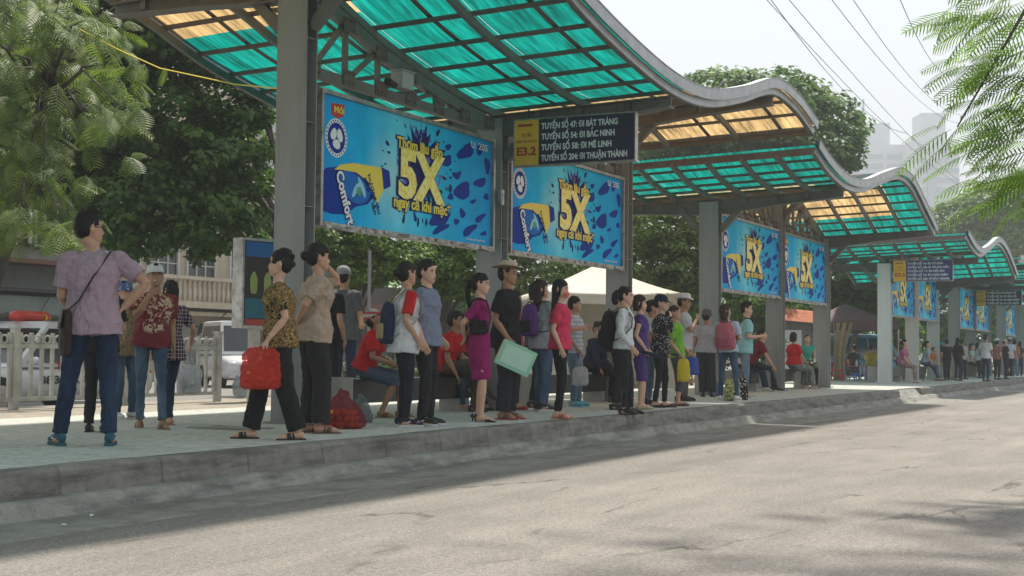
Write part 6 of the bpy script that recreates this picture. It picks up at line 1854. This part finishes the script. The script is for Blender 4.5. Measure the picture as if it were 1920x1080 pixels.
def car(name, label, cat, loc, rotz, L, W, H, hood, mat, van=False):
    r = thing(name, label, cat, loc, rotz, 'vehicles behind the platform')
    b = MB(); hw = W / 2
    zb, zs = .22, .52 * H if not van else .50 * H
    st = [(-L / 2, .9, .38, zs * .9), (-L / 2 + .15, .97, .26, zs * .98), (-L * .25, 1, zb, zs), (L * .1, 1, zb, zs), (L / 2 - .7, .99, zb, zs * (.97 if not van else .96)), (L / 2 - .2, .95, .26, zs * .86), (L / 2, .84, .34, zs * .72)]
    rows = []
    for x, k, z0, z1 in st:
        rows.append([(x, hw * k * y, z0 + (z1 - z0) * z) for y, z in ((-.86, 0), (-1, .12), (-1, .55), (-.965, .85), (-.88, 1), (-.4, 1.02), (.4, 1.02), (.88, 1), (.965, .85), (1, .55), (1, .12), (.86, 0))])
    n = 12; vs = [p for rw in rows for p in rw]; fs = []
    for i in range(len(rows) - 1):
        for k in range(n): fs.append((i * n + k, i * n + (k + 1) % n, (i + 1) * n + (k + 1) % n, (i + 1) * n + k))
    fs.append(tuple(range(n - 1, -1, -1))); fs.append(tuple((len(rows) - 1) * n + k for k in range(n)))
    b.add(vs, fs); b.build('body', mat, r, True)
    xr, xf = -L / 2 + (.12 if van else .55), L / 2 - hood
    rr, rf = xr + (.15 if van else .55), xf - (.45 if van else .75)
    tz, tw, bw = H, hw * .80, hw * .93
    V = [Vector(p) for p in ((xr, -bw, zs), (xf, -bw, zs), (xf, bw, zs), (xr, bw, zs), (rr, -tw, tz), (rf, -tw, tz), (rf, tw, tz), (rr, tw, tz))]
    c = MB(); c.add(V + [Vector((p.x * .96, p.y * .85, p.z + .035)) for p in V[4:]], [(0, 1, 5, 4), (1, 2, 6, 5), (2, 3, 7, 6), (3, 0, 4, 7), (4, 5, 9, 8), (5, 6, 10, 9), (6, 7, 11, 10), (7, 4, 8, 11), (8, 9, 10, 11)])
    c.build('cabin', mat, r)
    def glass(f, u0, u1, v0=.10, v1=.88):
        a, b2, c2, d2 = [V[i] for i in f]
        nrm = (b2 - a).cross(d2 - a).normalized() * .012
        P = lambda u, v: (a.lerp(b2, u)).lerp(d2.lerp(c2, u), v) + nrm
        MB().add([P(u0, v0), P(u1, v0), P(u1, v1), P(u0, v1)], [(0, 1, 2, 3)]).build('window', M_glass, r)
    for f in ((0, 1, 5, 4), (2, 3, 7, 6)):
        glass(f, .06, .48); glass(f, .52, .95)
    glass((1, 2, 6, 5), .06, .94); glass((3, 0, 4, 7), .08, .92)
    for x in (-L / 2 + .75, L / 2 - .8):
        for sgn in (-1, 1):
            wh = MB(); R_ = .31
            wh.tube([(x, sgn * (hw - .19), R_), (x, sgn * (hw - .18), R_), (x, sgn * (hw + .0), R_), (x, sgn * (hw + .012), R_)], [R_ * .9, R_, R_, R_ * .92], 20)
            wo_ = wh.build('wheel', M_rubber, r, True)
            MB().tube([(x, sgn * (hw + .0), R_), (x, sgn * (hw + .022), R_)], [R_ * .62, R_ * .58], 14).build('rim', M_chrome, wo_)
    for sgn in (-1, 1):
        MB().ell((L / 2 - .12, sgn * hw * .66, zs * .70), (.10, .17, .09), None, 10, 7).build('headlight', plain('lamp_clear', (.6, .62, .62), .15), r, True)
        MB().box((-L / 2 + .03, sgn * hw * .76, zs * .78), (.06, .18, .2)).build('tail_light', M_red, r)
        MB().ell((xf - .25, sgn * (hw + .08), zs + .1), (.06, .09, .07), None, 8, 6).build('mirror', mat, r, True)
    m = MB(); m.box((L / 2 + .0, 0, .36), (.10, W * .86, .16)); m.build('bumper', mat, r)
    m = MB()
    for i in range(3): m.box((L / 2 + .0, 0, .50 + i * .055), (.06, W * .46, .022))
    m.build('grille', M_dark, r)
    return r
tx = car('taxi', 'white taxi with a red and yellow roof sign parked behind the picket fence', 'taxi', (-17.6, 17.25, .004), -math.pi / 2, 4.3, 1.66, 1.46, 1.15, M_carw)
m = MB(); m.tube([(-.35, 0, 1.56), (-.32, 0, 1.58), (.3, 0, 1.58), (.36, 0, 1.55)], [(.05, .1), (.09, .15), (.09, .15), (.04, .1)], 12, up=(0, 0, 1)); o = m.build('roof_sign', plain('taxi_sign_red', (.62, .06, .04), .35), tx, True)
MB().tube([(-.353, .0, 1.57), (-.22, 0, 1.575)], [(.072, .125), (.095, .158)], 12, up=(0, 0, 1)).build('sign_end', M_ylw, tx, True)
text_mesh('lettering', '38.38.38.38', M_dark, tx, .13, 1.1, .04, (.55, .845, .50), (-1, 0, 0)); text_mesh('lettering', 'TAXI', M_red, tx, .12, .5, .04, (.25, .845, .72), (-1, 0, 0))
g = at_d(442, 690, 41)
car('van', 'white van facing the camera beside the poster box', 'van', (g.x, g.y, .004), math.atan2(-g.y, -g.x) + .25, 3.6, 1.5, 1.85, .75, M_carw, True)
g = at_d(1616, 690, 58)
car('truck', 'pale blue vehicle parked behind the market stall', 'truck', (g.x, g.y, .004), KA + .6, 4.5, 1.9, 1.9, 1.0, plain('car_blue', (.10, .25, .38), .3), True)

# poster light box
g = on_z(474, 752, PLAT)
r = thing('poster_box', 'poster light box on a white post left of the first column', 'poster box', g, KA + .85)
MB().box((0, 0, .55), (.14, .12, 1.1)).build('post', dirty('post_white', (.55, .55, .53), (.35, .18, .1), 4, .6, .7), r)
MB().box((0.02, .04, 1.78), (.64, .24, 1.36)).build('cabinet', dirty('crumpled_foil', (.55, .54, .52), (.20, .18, .16), 9, .3, .9, metal=.6, bump=.9), r)
MB().box((.02, -.084, 1.78), (.56, .01, 1.28)).build('poster', M_dark, r)
MB().box((.02, -.092, 2.29), (.54, .006, .22)).build('header', plain('poster_blue', (.01, .12, .36), .4), r)
MB().box((.02, -.092, 1.40), (.54, .006, .30)).build('text_panel', plain('poster_teal', (.01, .13, .20), .4), r)
MB().box((.02, -.092, 1.19), (.54, .006, .09)).build('text_panel', plain('poster_red', (.38, .05, .03), .4), r)
for x in (-.10, .16):
    MB().lathe([(.05, 0), (.065, .06), (.075, .22), (.055, .27), (.02, .33)], 12, (x, -.10, 1.62), 1, .15).build('drink_print', plain('poster_green', (.28, .36, .10), .4), r, True)
g2 = on_z(452, 746, PLAT)
o = MB(); o.lathe([(.05, 0), (.13, .05), (.15, .2), (.10, .34), (.03, .42)], 14); tag(o.build('clear_plastic_bag', PL_GREY, loc=g2, smooth=True), 'clear plastic bag hanging low beside the post of the poster box', 'plastic bag')

# benches
def bench():
    r = thing('bench', 'x', 'bench', (0, 0, 0), 0, 'stone benches between the columns')
    MB().box((0, 0, .40), (.42, 2.3, .09)).build('seat', M_gran, r)
    MB().box((.16, 0, .26), (.04, 2.2, .19)).build('apron', M_gran, r)
    for y in (-1.0, 1.0):
        MB().box((0, y, .175), (.34, .16, .35)).build('leg', M_conc, r)
    MB().box((0, -1.17, .235), (.46, .035, .47)).build('end_block', M_conc, r)
    return r
b0 = bench(); b0.location = (-9.25, 15.3, PLAT); b0.scale = (1, 1.3, 1); b0['label'] = 'dark stone bench under the seated man in pale cap'
for t, lab in ((20.0, 'dark stone bench behind the straw hat man and masked woman'), (28.3, 'stone bench in the second shelter behind the pink backpack woman'), (32.45, 'pale stone bench under the seated woman in red'), (43.2, 'bench in the third shelter under the magenta blouse woman'), (47, 'farther bench of the third shelter'), (54.6, 'distant bench of the fourth shelter')):
    copy_to(b0, (-9.25, t, PLAT), label=lab)

# bag of oranges on the ground
g = on_z(640, 803, PLAT)
r = thing('bag_of_oranges', 'knotted red plastic bag full of oranges standing on the platform edge', 'bag of oranges', g)
m = MB(); m.tube([(0, 0, .01), (0, 0, .03), (0, 0, .12), (0, 0, .22), (0, 0, .29), (0, 0, .33)], [(.22, .17), (.26, .20), (.25, .19), (.19, .14), (.11, .08), (.06, .04)], 22, up=(1, 0, 0))
m.tube([(-.04, 0, .31), (-.01, 0, .36), (.05, .0, .345), (.09, 0, .33)], [(.035, .02), (.045, .02), (.04, .015), (.02, .008)], 8)
fuse(m.build('bag_body', m_plastic('plastic_red_clear', (.42, .03, .05), .72), r, True), .011, 1, .045, .05)
rr_ = random.Random(4)
for i in range(48):
    a = rr_.uniform(0, 6.28); k = math.sqrt(rr_.uniform(.15, 1)); z = .035 + .062 * (i // 16)
    q = .205 - .022 * (i // 16)
    MB().ell((q * k * math.cos(a), q * .85 * k * math.sin(a), z), (.034,) * 3, None, 12, 8).build('orange', m_or, r, True)
g = on_z(676, 792, PLAT)
o = MB(); o.tube([(0, 0, .0), (0, 0, .05), (0, 0, .18), (0, 0, .30)], [(.12, .1), (.14, .11), (.11, .08), (.03, .02)], 14, up=(1, 0, 0)); o = o.build('grey_plastic_bag', PL_GREY, loc=g, smooth=True)
fuse(o, .013, 1, .05, .06); tag(o, 'crumpled grey clear plastic bag leaning behind the bag of oranges', 'plastic bag')
g = on_z(606, 778, PLAT)
r = thing('greens_bundle', 'small bundle of green leaves lying behind the bag of oranges', 'vegetables', g)
for i in range(9): 
    a = rnd.uniform(-.6, .6); m = MB(); m.tube([(0, 0, .01), (.1, a * .1, .03), (.24, a * .24, .02)], [.004, .018, .003], 6, flat=.25); m.build('leaf', LEAF_MID, r)

# tents
M_tent = plain('tent_cloth', (.62, .58, .50), .8, .12, 3); M_pur = dirty('canopy_purple', (.17, .11, .14), (.09, .06, .08), 2, .8, .5)
def canopy(name, label, c, W, D, ze, zp, mat, rot, valance=.22, legs=True, cat='tent'):
    r = thing(name, label, cat, c, rot)
    m = MB(); k = 8; rows = []
    h = [(-W / 2, -D / 2), (W / 2, -D / 2), (W / 2, D / 2), (-W / 2, D / 2)]
    for (ax, ay), (bx, by) in zip(h, h[1:] + h[:1]):
        rows = []
        for i in range(k + 1):
            u = i / k; zz = ze + (zp - ze) * (u ** 1.25)
            rows.append([Vector((ax + (bx - ax) * v, ay + (by - ay) * v, 0)) * (1 - u) + Vector((0, 0, zz - .05 * math.sin(math.pi * v) * (1 - u))) for v in [j / 8 for j in range(9)]])
        rows = [[p - Vector((0, 0, valance)) for p in rows[0]]] + rows
        m.grid(rows)
    m.build('roof', mat, r, True)
    for x, y in h:
        if legs: MB().tube([(x * .97, y * .97, 0), (x * .97, y * .97, ze)], .025, 8).build('leg', M_chrome, r)
    return r
g = at_d(1118, 690, 34)
r = canopy('white_tent', 'cream white marquee tent behind the crowd in the middle', (g.x, g.y, .004), 3.5, 3.5, 2.45, 3.2, M_tent, KA + .12)
for x0, x1, sw in ((-1.72, -.95, .35), (.95, 1.72, .05)):
    rows = []
    for i in range(7):
        u = i / 6; rows.append([(x0 - sw * u * (1 - j / 10) + (x1 - x0) * j / 10, -1.7 + .06 * math.sin(j * 2.2), 2.4 * (1 - u) + .05) for j in range(11)])
    MB().grid(rows).build('side_curtain', M_tent, r, True)
MB().grid([[(-1.75, 1.7, z) for z in (.0, 2.4)], [(1.75, 1.7, z) for z in (.0, 2.4)]]).build('back_wall', M_tent, r)
g = at_d(1585, 690, 46)
r = canopy('purple_canopy', 'faded purple pop-up canopy over the food stall', (g.x, g.y, .004), 3.0, 2.8, 2.15, 2.75, M_pur, KA - .1, .25)
m = MB(); rows = []
for i in range(6): rows.append([(-.55 + (.62 - .28 * math.sin(i / 5 * math.pi * .75)) * j / 8, -1.42 + .07 * math.sin(j * 2.4), 2.1 - i * .38) for j in range(9)])
m.grid(rows).build('side_curtain', C('curtain_lace', (.45, .40, .28), 'dots', (.22, .18, .1), .5), r, True)
r = thing('kiosk', 'dark kiosk with an orange red awning behind the second shelter', 'kiosk', at_d(1492, 690, 44) * Vector((1, 1, 0)) if False else (at_d(1492, 690, 44).x, at_d(1492, 690, 44).y, .0), KA)
MB().box((0, .6, 1.1), (1.0, 1.0, 2.2)).build('wall', dirty('kiosk_grey', (.22, .22, .22), (.1, .1, .1), 3, .8, .6), r)
MB().grid([[(-.6, -.4, 2.15), (.7, -.4, 2.05)], [(-.5, .2, 2.55), (.6, .2, 2.45)]]).build('awning', C('awning_orange', (.50, .12, .06), 'stripes', (.55, .3, .2)), r)
MB().box((-.1, .09, 1.2), (.6, .02, 1.3)).build('notice_board', M_wt, r)
# stall furniture
def table(px, d, label, top, w=1.0):
    g = at_d(px, 690, d); r = thing('table', label, 'table', (g.x, g.y, .004), KA, 'stall tables')
    MB().box((0, 0, .73), (w, .6, .03)).build('tabletop', top, r)
    for x in (-1, 1):
        for y in (-1, 1): MB().box((x * (w / 2 - .06), y * .25, .357), (.04, .04, .714)).build('leg', M_chrome, r)
    for i in range(3):
        o_ = MB(); o_.lathe([(.04, 0), (.045, .1), (.02, .16), (.018, .2)], 8); o_ = o_.build('bottle', [plain('sauce_red', (.4, .03, .02), .3), plain('sauce_brown', (.12, .05, .02), .3), M_wt][i], loc=(g.x + (i - 1) * .16, g.y + .03, .75)); tag(o_, ['red sauce bottle on the ', 'brown sauce bottle on the ', 'white bottle on the '][i] + label, 'bottle', 'bottles on the stall tables')
table(1596, 45, 'food table with wooden top under the purple canopy', M_wood, 1.1)
table(1640, 47, 'second food table behind the pale column', M_wood, .9)
def pchair(px, d, label, rot, mat=plain('plastic_chair_red', (.50, .015, .02), .35)):
    g = at_d(px, 690, d); r = thing('plastic_chair', label, 'chair', (g.x, g.y, .004), rot, 'red plastic chairs at the stall')
    MB().box((0, 0, .44), (.40, .40, .03)).build('seat', mat, r)
    for x in (-1, 1):
        for y in (-1, 1): MB().bar((x * .16, y * .16, .425), (x * .20, y * .21, 0), .035, .035).build('leg', mat, r)
    m = MB(); m.grid([[(-.20, .19, .455), (.20, .19, .455)], [(-.20, .24, .85), (.20, .24, .85)], [(-.20, .26, .85), (.20, .26, .85)], [(-.20, .21, .455), (.20, .21, .455)]]); m.build('backrest', mat, r)
    for x in (-1, 1): MB().tube([(x * .2, .2, .6), (x * .22, .0, .64), (x * .2, -.16, .6), (x * .2, -.17, .455)], .015, 6).build('armrest', mat, r)
pchair(1567, 44, 'red plastic chair nearest the second shelter', 2.0); pchair(1578, 45.5, 'red plastic chair just right of the nearest red one', 2.6)
def stool(px, d, label, mat):
    g = at_d(px, 690, d); r = thing('plastic_stool', label, 'stool', (g.x, g.y, .004), rnd.uniform(0, 1), 'plastic stools at the stall')
    MB().box((0, 0, .44), (.28, .28, .03)).build('seat', mat, r)
    for x in (-1, 1):
        for y in (-1, 1): MB().bar((x * .11, y * .11, .425), (x * .15, y * .15, 0), .04, .03).build('leg', mat, r)
    MB().box((0, 0, .2), (.24, .24, .02)).build('brace', mat, r)
M_pb, M_pb2 = plain('plastic_stool_blue', (.02, .12, .45), .35), plain('plastic_stool_pale', (.25, .50, .62), .35)
stool(1597, 43, 'pale blue plastic stool before the food table', M_pb2); stool(1618, 44.5, 'deep blue plastic stool between the two food tables', M_pb); stool(1632, 46.8, 'blue plastic stool under the yellow shirted customer', M_pb); stool(1604, 48.8, 'blue plastic stool behind the food table', M_pb)

# hedges and clutter beyond the platform
def hedge(label, px0, px1, d, h, mat):
    a, b_ = at_d(px0, 690, d), at_d(px1, 690, d)
    r = thing('hedge', label, 'hedge', ((a.x + b_.x) / 2, (a.y + b_.y) / 2, 0), KA, 'hedges behind the platform')
    W = (b_ - a).length
    bl = [(-W / 2 + W * (i + .5) / max(1, int(W / .8)), 0, h * .5, .55, .5, h * .5) for i in range(max(1, int(W / .8)))]
    Cc, Nn = crown_points(bl, int(W * 34), 34, .2, .3)
    V, Q = leaf_quads(Cc, Nn, .10, .5)
    np_mesh('foliage', V, Q, mat, r)
hedge('dark low hedge behind the people in the near shelter', 560, 960, 35, .95, LEAF_DARK)
hedge('dark hedge between the white tent and the second shelter', 1180, 1300, 38, 1.3, LEAF_DARK)
hedge('taller dark hedge under the blue boards of the second shelter', 1300, 1480, 41, 1.7, LEAF_DARK)
hedge('low hedge behind the third shelter benches', 1640, 1920, 66, 1.6, LEAF_MID)
for px, d, h, lab in ((690, 30, 3.2, 'thin pale lamp post behind the seated man in red tee'), (640, 31, 2.2, 'short grey sign post left of the thin pale post')):
    g = at_d(px, 690, d); tag(MB().tube([(0, 0, 0), (0, 0, h)], .035, 8).box((0, 0, .05), (.2, .2, .1))  .build('post', M_col, loc=(g.x, g.y, .0)), lab, 'post')
# litter in the gutter
for i, (px, py, lab) in enumerate(((112, 985, 'white scrap of litter in the gutter at lower left'), (168, 968, 'second pale scrap of litter on the gutter concrete'), (1700, 742, 'pale litter beside the kerb gap'), (1545, 758, 'small white wrapper in the shaded gutter'))):
    g = on_z(px, py, .02); tag(MB().add([(0, 0, 0), (.03, .005, .006), (.034, .03, .003), (.006, .022, .01), (.017, .012, .014)], [(0, 1, 4), (1, 2, 4), (2, 3, 4), (3, 0, 4)]).build('litter', M_wt, loc=g, rotz=i), lab, 'litter', 'litter along the kerb')
# manhole cover on the platform
g = on_z(432, 803, PLAT)
tag(MB().box((0, 0, .004), (.7, .5, .012)).build('manhole_cover', M_step, loc=g, rotz=0), 'flat concrete cover set in the platform behind the patterned blouse woman', 'cover')

# ---------------------------------------------------------------- air
def haze():
    s = NT('haze_air')
    pv = s.n('ShaderNodeVolumePrincipled')
    pv.inputs['Color'].default_value = (.60, .63, .66, 1)
    pv.inputs['Density'].default_value = .0014
    pv.inputs['Anisotropy'].default_value = 0.0
    s.l(pv.outputs[0], s.out.inputs['Volume'])
    m = MB().box((0, 475, 62), (1740, 1370, 130))
    o = m.build('haze', s.m)
    tag(o, kind='stuff')
haze()
